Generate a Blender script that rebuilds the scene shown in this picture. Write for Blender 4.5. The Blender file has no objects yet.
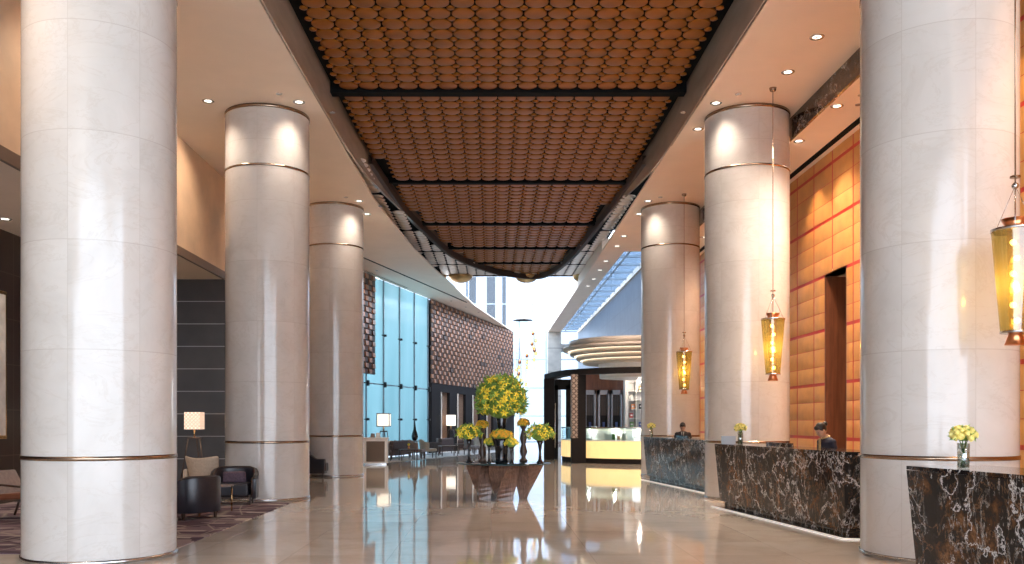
import bpy, math, random
from mathutils import Vector, Matrix, Euler
R = random.Random(7)
PI = math.pi
scene = bpy.context.scene
COL = scene.collection

# ------------------------------------------------------------------ materials
class N:
    """small node expression helper"""
    def __init__(s, m):
        s.t = m.node_tree; s.n = s.t.nodes; s.l = s.t.links
    def node(s, typ, **kw):
        x = s.n.new(typ)
        for k, v in kw.items(): setattr(x, k, v)
        return x
    def put(s, sock, v):
        if isinstance(v, bpy.types.NodeSocket): s.l.new(v, sock)
        else: sock.default_value = v
    def math(s, op, a, b=0.0, c=None):
        x = s.node('ShaderNodeMath', operation=op)
        s.put(x.inputs[0], a); s.put(x.inputs[1], b)
        if c is not None: s.put(x.inputs[2], c)
        return x.outputs[0]
    def coord(s, kind='Object'):
        return s.node('ShaderNodeTexCoord').outputs[kind]
    def xyz(s, v):
        x = s.node('ShaderNodeSeparateXYZ'); s.put(x.inputs[0], v); return x.outputs
    def vec(s, a, b, c):
        x = s.node('ShaderNodeCombineXYZ'); s.put(x.inputs[0], a); s.put(x.inputs[1], b); s.put(x.inputs[2], c); return x.outputs[0]
    def scale(s, v, sc):
        x = s.node('ShaderNodeMapping'); s.put(x.inputs['Vector'], v); x.inputs['Scale'].default_value = sc if isinstance(sc, tuple) else (sc,)*3
        return x.outputs[0]
    def noise(s, v, scale, detail=3, rough=.5, dist=0):
        x = s.node('ShaderNodeTexNoise'); s.put(x.inputs['Vector'], v)
        x.inputs['Scale'].default_value = scale; x.inputs['Detail'].default_value = detail
        x.inputs['Roughness'].default_value = rough; x.inputs['Distortion'].default_value = dist
        return x.outputs[0]
    def white(s, v):
        x = s.node('ShaderNodeTexWhiteNoise', noise_dimensions='3D'); s.put(x.inputs['Vector'], v); return x.outputs[0]
    def ramp(s, f, stops, interp='LINEAR'):
        x = s.node('ShaderNodeValToRGB'); s.put(x.inputs[0], f); e = x.color_ramp.elements
        x.color_ramp.interpolation = interp
        while len(e) < len(stops): e.new(.5)
        for el, (p, c) in zip(e, stops):
            el.position = p; el.color = (c[0], c[1], c[2], 1) if isinstance(c, (tuple, list)) else (c, c, c, 1)
        return x.outputs[0]
    def mix(s, f, a, b, blend='MIX'):
        x = s.node('ShaderNodeMix', data_type='RGBA', blend_type=blend)
        s.put(x.inputs[0], f)
        s.put(x.inputs[6], (*a, 1) if isinstance(a, tuple) and len(a) == 3 else a)
        s.put(x.inputs[7], (*b, 1) if isinstance(b, tuple) and len(b) == 3 else b)
        return x.outputs[2]
    def line(s, v, period, width):
        """1 inside a thin line every period"""
        f = s.math('FRACT', s.math('DIVIDE', v, period))
        d = s.math('ABSOLUTE', s.math('SUBTRACT', f, .5))
        return s.math('GREATER_THAN', d, .5 - width / period / 2)
    def bump(s, h, strength=.2, dist=.01):
        x = s.node('ShaderNodeBump'); x.inputs['Strength'].default_value = strength; x.inputs['Distance'].default_value = dist
        s.put(x.inputs['Height'], h); return x.outputs[0]

def newmat(name):
    m = bpy.data.materials.new(name); m.use_nodes = True
    b = m.node_tree.nodes.get('Principled BSDF')
    if b is None:
        m.node_tree.nodes.clear()
        b = m.node_tree.nodes.new('ShaderNodeBsdfPrincipled'); o = m.node_tree.nodes.new('ShaderNodeOutputMaterial')
        m.node_tree.links.new(b.outputs[0], o.inputs[0])
    return m, b, N(m)

def mat(name, col, rough=.5, metal=0, var=.12, vs=6, bump=0, coat=0, emit=None, es=0, stretch=None, spec=.5):
    m, b, n = newmat(name)
    co = n.coord()
    if stretch: co = n.scale(co, stretch)
    nz = n.noise(co, vs, 4, .55)
    dark = tuple(max(0, c * (1 - var)) for c in col); lite = tuple(min(1, c * (1 + var)) for c in col)
    n.put(b.inputs['Base Color'], n.ramp(nz, [(.3, dark), (.7, lite)]))
    b.inputs['Roughness'].default_value = rough; b.inputs['Metallic'].default_value = metal
    b.inputs['Specular IOR Level'].default_value = spec
    if coat: b.inputs['Coat Weight'].default_value = coat; b.inputs['Coat Roughness'].default_value = .05
    if bump: n.put(b.inputs['Normal'], n.bump(nz, bump))
    if emit:
        b.inputs['Emission Color'].default_value = (*emit, 1); b.inputs['Emission Strength'].default_value = es
    return m

def glassy(name, tint, gloss=.12, rough=.02, body=0, bodycol=(1, 1, 1)):
    m, b, n = newmat(name); m.node_tree.nodes.remove(b)
    tr = n.node('ShaderNodeBsdfTransparent')
    nz = n.noise(n.coord(), 2.0, 2)
    n.put(tr.inputs[0], n.ramp(nz, [(.2, tint), (.8, tuple(min(1, c * 1.04) for c in tint))]))
    gl = n.node('ShaderNodeBsdfGlossy'); gl.inputs['Roughness'].default_value = rough
    mx = n.node('ShaderNodeMixShader'); mx.inputs[0].default_value = gloss
    n.l.new(tr.outputs[0], mx.inputs[1]); n.l.new(gl.outputs[0], mx.inputs[2])
    out = mx.outputs[0]
    if body:
        d = n.node('ShaderNodeBsdfTranslucent'); d.inputs[0].default_value = (*bodycol, 1)
        m2 = n.node('ShaderNodeMixShader'); m2.inputs[0].default_value = body
        n.l.new(out, m2.inputs[1]); n.l.new(d.outputs[0], m2.inputs[2]); out = m2.outputs[0]
    o = m.node_tree.nodes.get('Material Output'); n.l.new(out, o.inputs[0])
    return m

def marble_floor():
    m, b, n = newmat('polished beige marble')
    co = n.coord(); p = n.xyz(co)
    TX, TY = 1.2, 1.2
    cell = n.vec(n.math('FLOOR', n.math('DIVIDE', p[0], TX)), n.math('FLOOR', n.math('DIVIDE', p[1], TY)), 0.0)
    cn = n.white(cell)
    off = n.node('ShaderNodeVectorMath', operation='MULTIPLY_ADD')
    n.put(off.inputs[0], cell); off.inputs[1].default_value = (3.7, 5.1, 0); n.put(off.inputs[2], co)
    nz = n.noise(off.outputs[0], .8, 6, .6, .6)
    c = n.ramp(nz, [(.3, (.53, .445, .365)), (.5, (.63, .545, .455)), (.72, (.69, .615, .53))])
    c = n.mix(n.math('MULTIPLY', cn, .18), c, (.30, .24, .18))
    vein = n.math('ABSOLUTE', n.math('SUBTRACT', n.noise(off.outputs[0], 1.6, 6, .62, 1.2), .5))
    c = n.mix(n.ramp(vein, [(0, .30), (.018, 0)]), c, (.70, .62, .52))
    ln = n.math('MAXIMUM', n.line(p[0], TX, .006), n.line(p[1], TY, .006))
    c = n.mix(n.math('MULTIPLY', ln, .45), c, (.2, .16, .12))
    n.put(b.inputs['Base Color'], c)
    b.inputs['Roughness'].default_value = .045
    b.inputs['IOR'].default_value = 1.75
    n.put(b.inputs['Normal'], n.bump(n.noise(n.scale(co, (1, .35, 1)), 1.3, 2, .5), .20, .012))
    return m

def column_marble():
    m, b, n = newmat('cream marble cladding')
    co = n.coord(); p = n.xyz(co)
    ang = n.math('ADD', n.math('ARCTAN2', p[1], p[0]), PI * 1.5 + PI / 7)
    seg = 2 * PI / 7; H = 1.22
    ci = n.math('FLOOR', n.math('DIVIDE', ang, seg)); ri = n.math('FLOOR', n.math('DIVIDE', n.math('ADD', p[2], .03), H))
    info = n.node('ShaderNodeObjectInfo').outputs['Random']
    cn = n.white(n.vec(ci, ri, n.math('MULTIPLY', info, 10.0)))
    off = n.vec(n.math('ADD', p[0], n.math('MULTIPLY', cn, 40.0)), n.math('ADD', p[1], n.math('MULTIPLY', info, 30.0)), p[2])
    nz = n.noise(off, 1.1, 7, .62, .9)
    c = n.ramp(nz, [(.28, (.51, .475, .435)), (.5, (.575, .54, .50)), (.75, (.62, .59, .555))])
    vein = n.math('ABSOLUTE', n.math('SUBTRACT', n.noise(n.scale(off, (1, 1, 2.2)), .9, 7, .66, 1.6), .5))
    c = n.mix(n.ramp(vein, [(0, .35), (.02, 0)]), c, (.46, .40, .34))
    c = n.mix(n.math('MULTIPLY', cn, .22), c, (.46, .42, .38))
    vl = n.math('GREATER_THAN', n.math('ABSOLUTE', n.math('SUBTRACT', n.math('FRACT', n.math('DIVIDE', ang, seg)), .5)), .496)
    ln = n.math('MAXIMUM', n.line(n.math('ADD', p[2], .03), H, .010), vl)
    c = n.mix(n.math('MULTIPLY', ln, .45), c, (.38, .33, .28))
    n.put(b.inputs['Base Color'], c)
    b.inputs['Roughness'].default_value = .13
    b.inputs['IOR'].default_value = 1.5
    return m

def dark_marble():
    m, b, n = newmat('dark brown veined marble')
    co = n.coord()
    patch = n.noise(co, 2.2, 8, .70, .6)
    c = n.ramp(patch, [(.43, (.006, .006, .007)), (.52, (.020, .014, .012)), (.60, (.11, .048, .018)), (.69, (.26, .12, .05))])
    c = n.mix(n.ramp(n.noise(co, 13, 5, .7), [(.42, .75), (.56, 0)]), c, (.012, .010, .010))
    def ridge(scale, w, rot, st, det, dist):
        mp = n.node('ShaderNodeMapping'); n.put(mp.inputs['Vector'], co); mp.inputs['Rotation'].default_value = rot; mp.inputs['Scale'].default_value = st
        f = n.math('ABSOLUTE', n.math('SUBTRACT', n.noise(mp.outputs[0], scale, det, .62, dist), .5))
        return n.ramp(f, [(0, 1.0), (w, 0.0)])
    v1 = ridge(1.3, .006, (.5, .6, .4), (1.1, 1.1, .8), 9, .35)
    v0 = ridge(.8, .0055, (1.0, .7, .2), (1, 1, 1), 9, .15)
    v2 = ridge(2.6, .009, (-.7, .5, 1.1), (1.5, 1.5, .6), 9, .3)
    v3 = ridge(4.6, .011, (.2, -.6, .3), (1, 1, .7), 7, .6)
    gate = n.ramp(n.noise(co, 2.3, 4), [(.44, .05), (.60, 1)])
    gate2 = n.ramp(n.noise(co, 1.6, 3, .5, 2.0), [(.42, 1), (.60, .1)])
    c = n.mix(n.math('MULTIPLY', v3, .5), c, (.40, .22, .11))
    c = n.mix(n.math('MULTIPLY', n.math('MULTIPLY', v2, gate), .8), c, (.62, .56, .50))
    c = n.mix(n.math('MULTIPLY', n.math('MULTIPLY', v1, gate2), .9), c, (.78, .74, .71))
    c = n.mix(n.math('MULTIPLY', v0, .95), c, (.80, .77, .75))
    n.put(b.inputs['Base Color'], c)
    b.inputs['Roughness'].default_value = .10; b.inputs['IOR'].default_value = 1.45
    return m

def wood(name, c1, c2, scale=3, stretch=(6, 6, .5), rough=.35):
    m, b, n = newmat(name)
    nz = n.noise(n.scale(n.coord(), stretch), scale, 5, .6, .4)
    n.put(b.inputs['Base Color'], n.ramp(nz, [(.3, c1), (.7, c2)])); b.inputs['Roughness'].default_value = rough
    return m

def carpet_mat():
    m, b, n = newmat('purple and cream patterned carpet')
    co = n.coord()
    rot = n.node('ShaderNodeMapping'); n.put(rot.inputs['Vector'], co); rot.inputs['Rotation'].default_value = (0, 0, .5); rot.inputs['Scale'].default_value = (1, 2.4, 1)
    p = rot.outputs[0]
    v = n.node('ShaderNodeTexVoronoi', feature='F1'); v.inputs['Scale'].default_value = 2.2; n.put(v.inputs['Vector'], p)
    c = n.ramp(n.white(v.outputs['Position']), [(0, (.10, .065, .085)), (.35, (.20, .14, .16)), (.65, (.34, .27, .27)), (.9, (.55, .48, .42))], 'CONSTANT')
    e = n.node('ShaderNodeTexVoronoi', feature='DISTANCE_TO_EDGE'); e.inputs['Scale'].default_value = 1.5; n.put(e.inputs['Vector'], n.scale(co, (1, .5, 1)))
    c = n.mix(n.ramp(e.outputs[0], [(0, .8), (.03, 0)]), c, (.42, .37, .31))
    c = n.mix(n.math('MULTIPLY', n.noise(co, 60, 2), .25), c, (.1, .08, .08))
    n.put(b.inputs['Base Color'], c); b.inputs['Roughness'].default_value = .95
    b.inputs['Specular IOR Level'].default_value = .1
    return m

def frosted():
    m, b, n = newmat('teal frosted glass'); m.node_tree.nodes.remove(b)
    co = n.coord()
    nz = n.noise(n.scale(co, (1, 1, .25)), .7, 3)
    t = n.node('ShaderNodeBsdfTranslucent'); n.put(t.inputs[0], n.ramp(nz, [(.3, (.34, .47, .49)), (.7, (.44, .56, .58))]))
    tr = n.node('ShaderNodeBsdfTransparent'); tr.inputs[0].default_value = (.17, .245, .255, 1)
    g = n.node('ShaderNodeBsdfGlossy'); g.inputs['Roughness'].default_value = .15
    a = n.node('ShaderNodeMixShader'); a.inputs[0].default_value = .45
    n.l.new(t.outputs[0], a.inputs[1]); n.l.new(tr.outputs[0], a.inputs[2])
    c = n.node('ShaderNodeMixShader'); c.inputs[0].default_value = .06
    n.l.new(a.outputs[0], c.inputs[1]); n.l.new(g.outputs[0], c.inputs[2])
    n.l.new(c.outputs[0], m.node_tree.nodes['Material Output'].inputs[0])
    return m

def lined_wall(name, base, linecol, pz, wz, axis=2, rough=.3, px=None):
    m, b, n = newmat(name)
    co = n.coord(); p = n.xyz(co)
    nz = n.noise(co, 1.5, 5)
    c = n.ramp(nz, [(.3, tuple(k * .8 for k in base)), (.7, tuple(k * 1.2 for k in base))])
    ln = n.line(n.math('SUBTRACT', p[2], .04), pz, wz)
    if px: ln = n.math('MAXIMUM', ln, n.line(p[1], px, wz))
    c = n.mix(ln, c, linecol)
    n.put(b.inputs['Base Color'], c); b.inputs['Roughness'].default_value = rough
    return m

def shade_pattern():
    m, b, n = newmat('backlit patterned lamp shade')
    co = n.coord()
    v = n.node('ShaderNodeTexVoronoi', feature='F1', distance='EUCLIDEAN'); v.inputs['Scale'].default_value = 11; v.inputs['Randomness'].default_value = 0
    n.put(v.inputs['Vector'], co)
    f = n.ramp(v.outputs[0], [(.30, 1.0), (.36, .35), (.46, .35), (.52, 1)])
    c = n.mix(f, (.5, .22, .12), (1, .80, .62))
    n.put(b.inputs['Base Color'], c); n.put(b.inputs['Emission Color'], c); b.inputs['Emission Strength'].default_value = .34
    return m

MT = {}
MT['floor'] = marble_floor()
MT['column'] = column_marble()
MT['dark_marble'] = dark_marble()
MT['bronze'] = mat('brushed bronze', (.34, .25, .18), .22, 1, .1, 20)
MT['steel'] = mat('brushed steel', (.55, .54, .53), .25, 1, .1, 20)
MT['chrome'] = mat('polished steel', (.8, .8, .8), .12, 1, .05, 5)
MT['soffit'] = mat('smooth cream ceiling paint', (.88, .755, .63), .6, 0, .03, 1.2)
MT['soffit_warm'] = mat('peach ceiling paint', (.90, .73, .60), .6, 0, .03, 1.2)
MT['fascia'] = mat('polished taupe fascia', (.42, .33, .26), .18, 0, .12, 2, stretch=(1, .4, 2))
MT['plaster'] = mat('golden beige plaster', (.60, .45, .32), .45, 0, .12, 1.4)
MT['black'] = mat('matte black', (.004, .004, .004), .8, 0, .1, spec=.1)
MT['dark_metal'] = mat('dark bronze metal', (.035, .03, .03), .35, .6, .1)
MT['charcoal'] = mat('charcoal lacquer', (.018, .015, .015), .7, 0, .1, spec=.15)
MT['disc'] = mat('copper disc lacquer', (.27, .088, .008), .45, .35, .12, 3, spec=.2)
MT['disc_reflection_tone'] = mat('copper disc lacquer with painted reflection', (.66, .55, .46), .3, .3, .12, 3)  # reflection outside the rail is put into this paler disc colour
MT['rail'] = mat('brown curved rail', (.06, .035, .024), .5, 0, .1, spec=.3)
MT['trim_brown'] = mat('brown trim', (.13, .085, .06), .4, 0, .1)
MT['gold_pad'] = mat('gold padded leather', (.60, .275, .075), .42, 0, .10, 3)
MT['red'] = mat('red lacquer strip', (.50, .02, .012), .4, 0, .1)
MT['wood_panel'] = wood('reddish brown wood', (.10, .028, .012), (.20, .065, .026), 2)
MT['wood_dark'] = wood('dark walnut wood', (.035, .018, .012), (.075, .04, .026), 3)
MT['wood_table'] = wood('striped walnut wood', (.07, .038, .028), (.30, .175, .125), 5, (9, 9, .6), .3)
MT['lat_a'] = mat('copper lattice block', (.40, .19, .105), .35, .2, .2, 5)
MT['lat_b'] = mat('brown lattice block', (.075, .04, .028), .4, .1, .2, 5)
MT['dark_wall'] = lined_wall('dark panel wall with pale joints', (.050, .042, .040), (.34, .33, .33), .592, .020)
MT['dark_tile'] = lined_wall('dark brown tiled wall', (.040, .026, .021), (.095, .07, .06), .9, .018, px=.6)
MT['grey_stone'] = lined_wall('grey stone cladding', (.10, .11, .135), (.055, .06, .075), 1.25, .03, px=.9)
MT['carpet'] = carpet_mat()
MT['rug_pale'] = mat('pale cream rug', (.50, .46, .43), .95, 0, .15, 14, spec=.1)
MT['frosted'] = frosted()
MT['window_glass'] = glassy('clear window glass', (.42, .46, .50), .05)
MT['window_tint'] = glassy('blue tinted glass', (.50, .56, .62), .05)
MT['case_glass'] = glassy('display case glass', (.80, .90, .90), .14)
MT['amber_glass'] = glassy('amber glass', (.98, .82, .45), .12, .08)
MT['gold_glass'] = glassy('golden olive glass', (.78, .72, .42), .14, .12, .20, (.50, .46, .18))
MT['vase_glass'] = glassy('clear vase glass', (.90, .93, .92), .25, .03)
MT['water'] = glassy('vase water', (.80, .88, .85), .15, .0)
MT['mullion'] = mat('grey mullion', (.30, .34, .38), .4, .3, .1)
MT['spandrel'] = mat('pale grey spandrel', (.42, .47, .52), .5, 0, .1, 2)
MT['stone_pier'] = lined_wall('pale stone pier', (.50, .47, .42), (.2, .19, .17), 1.7, .05)
MT['leather'] = mat('black leather', (.018, .016, .022), .32, 0, .2, 9, bump=.1)
MT['purple'] = mat('plum cushion fabric', (.10, .06, .08), .8, 0, .3, 30)
MT['beige_fabric'] = mat('beige upholstery', (.50, .39, .29), .75, 0, .1, 20)
MT['cream_fabric'] = mat('cream upholstery', (.42, .36, .29), .8, 0, .1, 20)
MT['brown_fabric'] = mat('brown upholstery', (.085, .052, .045), .8, 0, .2, 20)
MT['taupe_fabric'] = mat('taupe upholstery', (.22, .175, .16), .8, 0, .15, 20)
MT['rust'] = mat('rust brown leather', (.17, .055, .025), .4, 0, .15, 6)
MT['brass'] = mat('brass', (.65, .42, .20), .25, 1, .1, 8)
MT['copper'] = mat('copper', (.72, .28, .12), .28, 1, .1, 8)
MT['bowl'] = mat('bronze bowl metal', (.50, .30, .12), .35, .8, .2, 4)
MT['lamp_white'] = mat('lit lamp shade', (.95, .86, .74), .7, 0, .04, 5, emit=(1, .86, .68), es=.55)
MT['lamp_pattern'] = shade_pattern()
MT['bulb'] = mat('glowing bulb', (1, .8, .5), .4, 0, .02, emit=(1, .62, .22), es=9)
MT['down'] = mat('downlight lens', (1, .95, .85), .3, 0, .02, emit=(1, .93, .82), es=1.6)
MT['led'] = mat('led strip', (1, .95, .9), .4, 0, .02, emit=(1, .88, .78), es=.16)
MT['gold_lit'] = mat('backlit onyx panel', (.85, .66, .28), .35, 0, .08, 2.5, emit=(1, .72, .30), es=.34)
MT['cove'] = mat('cove light strip', (1, .85, .6), .4, 0, .02, emit=(1, .84, .62), es=.7)
MT['canopy'] = mat('cream canopy paint', (.50, .43, .36), .5, 0, .05)
MT['white'] = mat('white lacquer', (.78, .77, .75), .35, 0, .04)
MT['grey_frame'] = mat('blue grey frame', (.36, .38, .44), .4, 0, .1)
MT['weave'] = mat('woven taupe panel', (.16, .125, .10), .8, 0, .35, 60)
MT['filigree'] = None
MT['black_glass'] = mat('glossy black glass', (.008, .008, .010), .06, 0, .1)
MT['glass_top'] = mat('dark glass table top', (.02, .05, .06), .04, 0, .1)
MT['leaf'] = mat('green leaf', (.20, .34, .06), .5, 0, .4, 9)
MT['petal'] = mat('yellow lily petal', (.95, .74, .06), .5, 0, .08, 12)
MT['petal_orange'] = mat('deep yellow petal', (.80, .44, .03), .5, 0, .12, 12)
MT['rose'] = mat('pale yellow rose', (.95, .80, .28), .5, 0, .12, 12)
MT['stem'] = mat('green stem', (.09, .17, .04), .5)
MT['skin'] = mat('skin', (.52, .30, .20), .5, 0, .05)
MT['hair'] = mat('black hair', (.012, .009, .008), .4, 0, .3, 30)
MT['navy'] = mat('navy uniform cloth', (.014, .015, .032), .75, 0, .15, 20)
MT['suit'] = mat('charcoal suit cloth', (.022, .020, .024), .75, 0, .15, 20)
MT['shirt'] = mat('white shirt cloth', (.75, .74, .72), .7, 0, .05)
MT['scarf'] = mat('gold neck scarf', (.55, .40, .18), .6, 0, .5, 60)
MT['eye'] = mat('dark eye', (.02, .012, .01), .2)
MT['lip'] = mat('lips', (.40, .12, .10), .4)
MT['paper'] = mat('white card', (.8, .79, .76), .6, 0, .03)
MT['book_red'] = mat('dark red cover', (.35, .03, .04), .5)
MT['book_blue'] = mat('blue cover', (.06, .10, .30), .5)
MT['book_orange'] = mat('orange cover', (.6, .22, .05), .5)
MT['green_card'] = mat('green card', (.12, .30, .08), .5)
MT['art'] = mat('pale artwork canvas', (.70, .68, .64), .7, 0, .2, 3)

def filigree():
    m, b, n = newmat('carved filigree panel')
    v = n.node('ShaderNodeTexVoronoi', feature='F1'); v.inputs['Scale'].default_value = 5; v.inputs['Randomness'].default_value = 0
    n.put(v.inputs['Vector'], n.scale(n.coord(), (1, 1, 1)))
    f = n.ramp(v.outputs[0], [(.28, 1), (.34, 0), (.44, 0), (.5, 1)])
    n.put(b.inputs['Base Color'], n.mix(f, (.05, .035, .03), (.42, .33, .26))); b.inputs['Roughness'].default_value = .5
    return m
MT['filigree'] = filigree()
MT['brown_screen'] = mat('brown woven screen', (.20, .11, .065), .6, 0, .5, 9, stretch=(1, 1, 4))

# ------------------------------------------------------------------ mesh builder
class MB:
    def __init__(s): s.v = []; s.f = []; s.m = []; s.s = []
    def add(s, vs, fs, mi=0, smooth=False, tf=None):
        o = len(s.v)
        for p in vs:
            p = Vector(p); s.v.append(tuple(tf @ p) if tf else tuple(p))
        for f in fs: s.f.append(tuple(i + o for i in f)); s.m.append(mi); s.s.append(smooth)
        return s
    def box(s, x0, y0, z0, x1, y1, z1, mi=0, tf=None):
        vs = [(x0,y0,z0),(x1,y0,z0),(x1,y1,z0),(x0,y1,z0),(x0,y0,z1),(x1,y0,z1),(x1,y1,z1),(x0,y1,z1)]
        return s.add(vs, [(0,3,2,1),(4,5,6,7),(0,1,5,4),(1,2,6,5),(2,3,7,6),(3,0,4,7)], mi, False, tf)
    def taper(s, cx, cy, z0, a0, b0, z1, a1, b1, mi=0, tf=None, dx=0, dy=0, twist=0):
        vs = []
        for z, a, b, ox, oy, t in ((z0, a0, b0, 0, 0, 0), (z1, a1, b1, dx, dy, twist)):
            for sx, sy in ((-1,-1),(1,-1),(1,1),(-1,1)):
                x, y = sx*a, sy*b
                vs.append((cx+ox+x*math.cos(t)-y*math.sin(t), cy+oy+x*math.sin(t)+y*math.cos(t), z))
        return s.add(vs, [(0,3,2,1),(4,5,6,7),(0,1,5,4),(1,2,6,5),(2,3,7,6),(3,0,4,7)], mi, False, tf)
    def lathe(s, prof, seg=24, c=(0,0,0), mi=0, smooth=True, tf=None, a0=0, a1=2*PI):
        full = abs(a1 - a0 - 2*PI) < 1e-6; n = seg if full else seg + 1
        vs = [(c[0]+r*math.cos(a0+(a1-a0)*k/seg), c[1]+r*math.sin(a0+(a1-a0)*k/seg), c[2]+z) for r, z in prof for k in range(n)]
        fs = []
        for i in range(len(prof)-1):
            for k in range(seg if full else seg):
                k2 = (k+1) % n if full else k+1
                fs.append((i*n+k, i*n+k2, (i+1)*n+k2, (i+1)*n+k))
        s.add(vs, fs, mi, smooth, tf)
        if full:
            o = len(s.v) - len(vs)
            for i, rev in ((0, True), (len(prof)-1, False)):
                if prof[i][0] > 1e-4:
                    b0 = len(s.v); s.v += [s.v[o+i*n+k] for k in range(n)]; ring = list(range(b0, b0+n))
                    s.f.append(tuple(reversed(ring)) if rev else tuple(ring)); s.m.append(mi); s.s.append(False)
        return s
    def prism(s, poly, z0, z1, mi=0, tf=None, inset=0):
        """z extrusion of a 2-D polygon; inset shrinks the bottom towards the centroid"""
        n = len(poly); cx = sum(p[0] for p in poly)/n; cy = sum(p[1] for p in poly)/n
        lo = [(x-(x-cx)*inset, y-(y-cy)*inset, z0) for x, y in poly]
        vs = lo + [(x, y, z1) for x, y in poly]
        fs = [tuple(range(n-1, -1, -1)), tuple(range(n, 2*n))] + [(i, (i+1) % n, n+(i+1) % n, n+i) for i in range(n)]
        return s.add(vs, fs, mi, False, tf)
    def tube(s, path, rad, seg=8, mi=0, smooth=True, tf=None, squash=1.0):
        if not isinstance(rad, (list, tuple)): rad = [rad]*len(path)
        P = [Vector(p) for p in path]; vs = []; n = len(P); up = None
        for i, p in enumerate(P):
            d = (P[min(i+1, n-1)] - P[max(i-1, 0)]).normalized()
            if up is None: up = Vector((0,0,1)) if abs(d.z) < .9 else Vector((1,0,0))
            a = d.cross(up).normalized(); b = a.cross(d).normalized(); up = b
            for k in range(seg):
                t = 2*PI*k/seg
                vs.append(p + a*(math.cos(t)*rad[i]) + b*(math.sin(t)*rad[i]*squash))
        fs = [(i*seg+k, i*seg+(k+1) % seg, (i+1)*seg+(k+1) % seg, (i+1)*seg+k) for i in range(n-1) for k in range(seg)]
        fs += [tuple(range(seg-1, -1, -1)), tuple((n-1)*seg+k for k in range(seg))]
        return s.add(vs, fs, mi, smooth, tf)
    def loft(s, rings, mi=0, smooth=True, tf=None, seg=20):
        """rings: (cx,cy,cz,rx,ry)"""
        vs = []
        for cx, cy, cz, rx, ry in rings:
            for k in range(seg):
                t = 2*PI*k/seg; vs.append((cx+rx*math.cos(t), cy+ry*math.sin(t), cz))
        n = len(rings)
        fs = [(i*seg+k, i*seg+(k+1) % seg, (i+1)*seg+(k+1) % seg, (i+1)*seg+k) for i in range(n-1) for k in range(seg)]
        fs += [tuple(range(seg-1, -1, -1)), tuple((n-1)*seg+k for k in range(seg))]
        return s.add(vs, fs, mi, smooth, tf)
    def ball(s, c, r, u=12, v=8, mi=0, sc=(1,1,1), tf=None):
        vs = [(c[0], c[1], c[2]-r*sc[2])]
        for i in range(1, v):
            ph = -PI/2 + PI*i/v
            for k in range(u):
                t = 2*PI*k/u
                vs.append((c[0]+r*sc[0]*math.cos(ph)*math.cos(t), c[1]+r*sc[1]*math.cos(ph)*math.sin(t), c[2]+r*sc[2]*math.sin(ph)))
        vs.append((c[0], c[1], c[2]+r*sc[2])); top = len(vs)-1
        fs = [(0, 1+(k+1) % u, 1+k) for k in range(u)]
        for i in range(v-2):
            for k in range(u):
                fs.append((1+i*u+k, 1+i*u+(k+1) % u, 1+(i+1)*u+(k+1) % u, 1+(i+1)*u+k))
        fs += [(1+(v-2)*u+k, 1+(v-2)*u+(k+1) % u, top) for k in range(u)]
        return s.add(vs, fs, mi, True, tf)
    def strip(s, pts, z0, z1, th, mi=0):
        """upright wall of thickness th along a 2-D polyline"""
        P = [Vector((p[0], p[1])) for p in pts]; L = []; Rr = []
        for i, p in enumerate(P):
            d = (P[min(i+1, len(P)-1)] - P[max(i-1, 0)]).normalized(); nn = Vector((-d.y, d.x))*th/2
            L.append(p+nn); Rr.append(p-nn)
        n = len(P); vs = [(p.x, p.y, z) for z in (z0, z1) for p in L] + [(p.x, p.y, z) for z in (z0, z1) for p in Rr]
        fs = []
        for i in range(n-1):
            fs += [(i, i+1, n+i+1, n+i), (2*n+i, 3*n+i, 3*n+i+1, 2*n+i+1), (i, 2*n+i, 2*n+i+1, i+1), (n+i, n+i+1, 3*n+i+1, 3*n+i)]
        fs += [(0, n, 3*n, 2*n), (n-1, 3*n-1, 4*n-1, 2*n-1)]
        return s.add(vs, fs, mi)
    def build(s, name, mats, parent=None, bevel=0, subd=0, smooth=None, loc=None):
        me = bpy.data.meshes.new(name); me.from_pydata(s.v, [], s.f)
        if not isinstance(mats, (list, tuple)): mats = [mats]
        for m in mats: me.materials.append(MT[m] if isinstance(m, str) else m)
        for p, mi, sm in zip(me.polygons, s.m, s.s):
            p.material_index = mi; p.use_smooth = sm if smooth is None else smooth
        me.update()
        o = bpy.data.objects.new(name, me); COL.objects.link(o)
        if parent: o.parent = parent
        if loc: o.location = loc
        if bevel:
            b = o.modifiers.new('bevel', 'BEVEL'); b.width = bevel; b.segments = 2; b.limit_method = 'ANGLE'; b.angle_limit = .6
        if subd:
            b = o.modifiers.new('subd', 'SUBSURF'); b.levels = subd; b.render_levels = subd
        return o

def tag(o, label=None, cat=None, group=None, kind=None):
    if label: o['label'] = label
    if cat: o['category'] = cat
    if group: o['group'] = group
    if kind: o['kind'] = kind
    return o
def thing(name, label, cat, loc=(0,0,0), rz=0, group=None):
    o = bpy.data.objects.new(name, None); o.empty_display_size = .1; COL.objects.link(o)
    o.location = loc; o.rotation_euler = (0, 0, rz)
    return tag(o, label, cat, group)
def struct(name, mb, mats, **kw):
    return tag(mb.build(name, mats, **kw), kind='structure')
def copy_tree(o, parent=None):
    c = o.copy(); COL.objects.link(c)
    if parent: c.parent = parent
    for ch in list(o.children): copy_tree(ch, c)
    return c
def spot(parent, loc, power, color, size=1.2, blend=.8, radius=.06, name='bulb', typ_soft=True):
    l = bpy.data.lights.new(name, 'SPOT'); l.energy = power; l.color = color; l.spot_size = size; l.spot_blend = blend; l.shadow_soft_size = radius*3.5
    o = bpy.data.objects.new(name, l); COL.objects.link(o); o.parent = parent; o.location = loc
    return o
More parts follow.
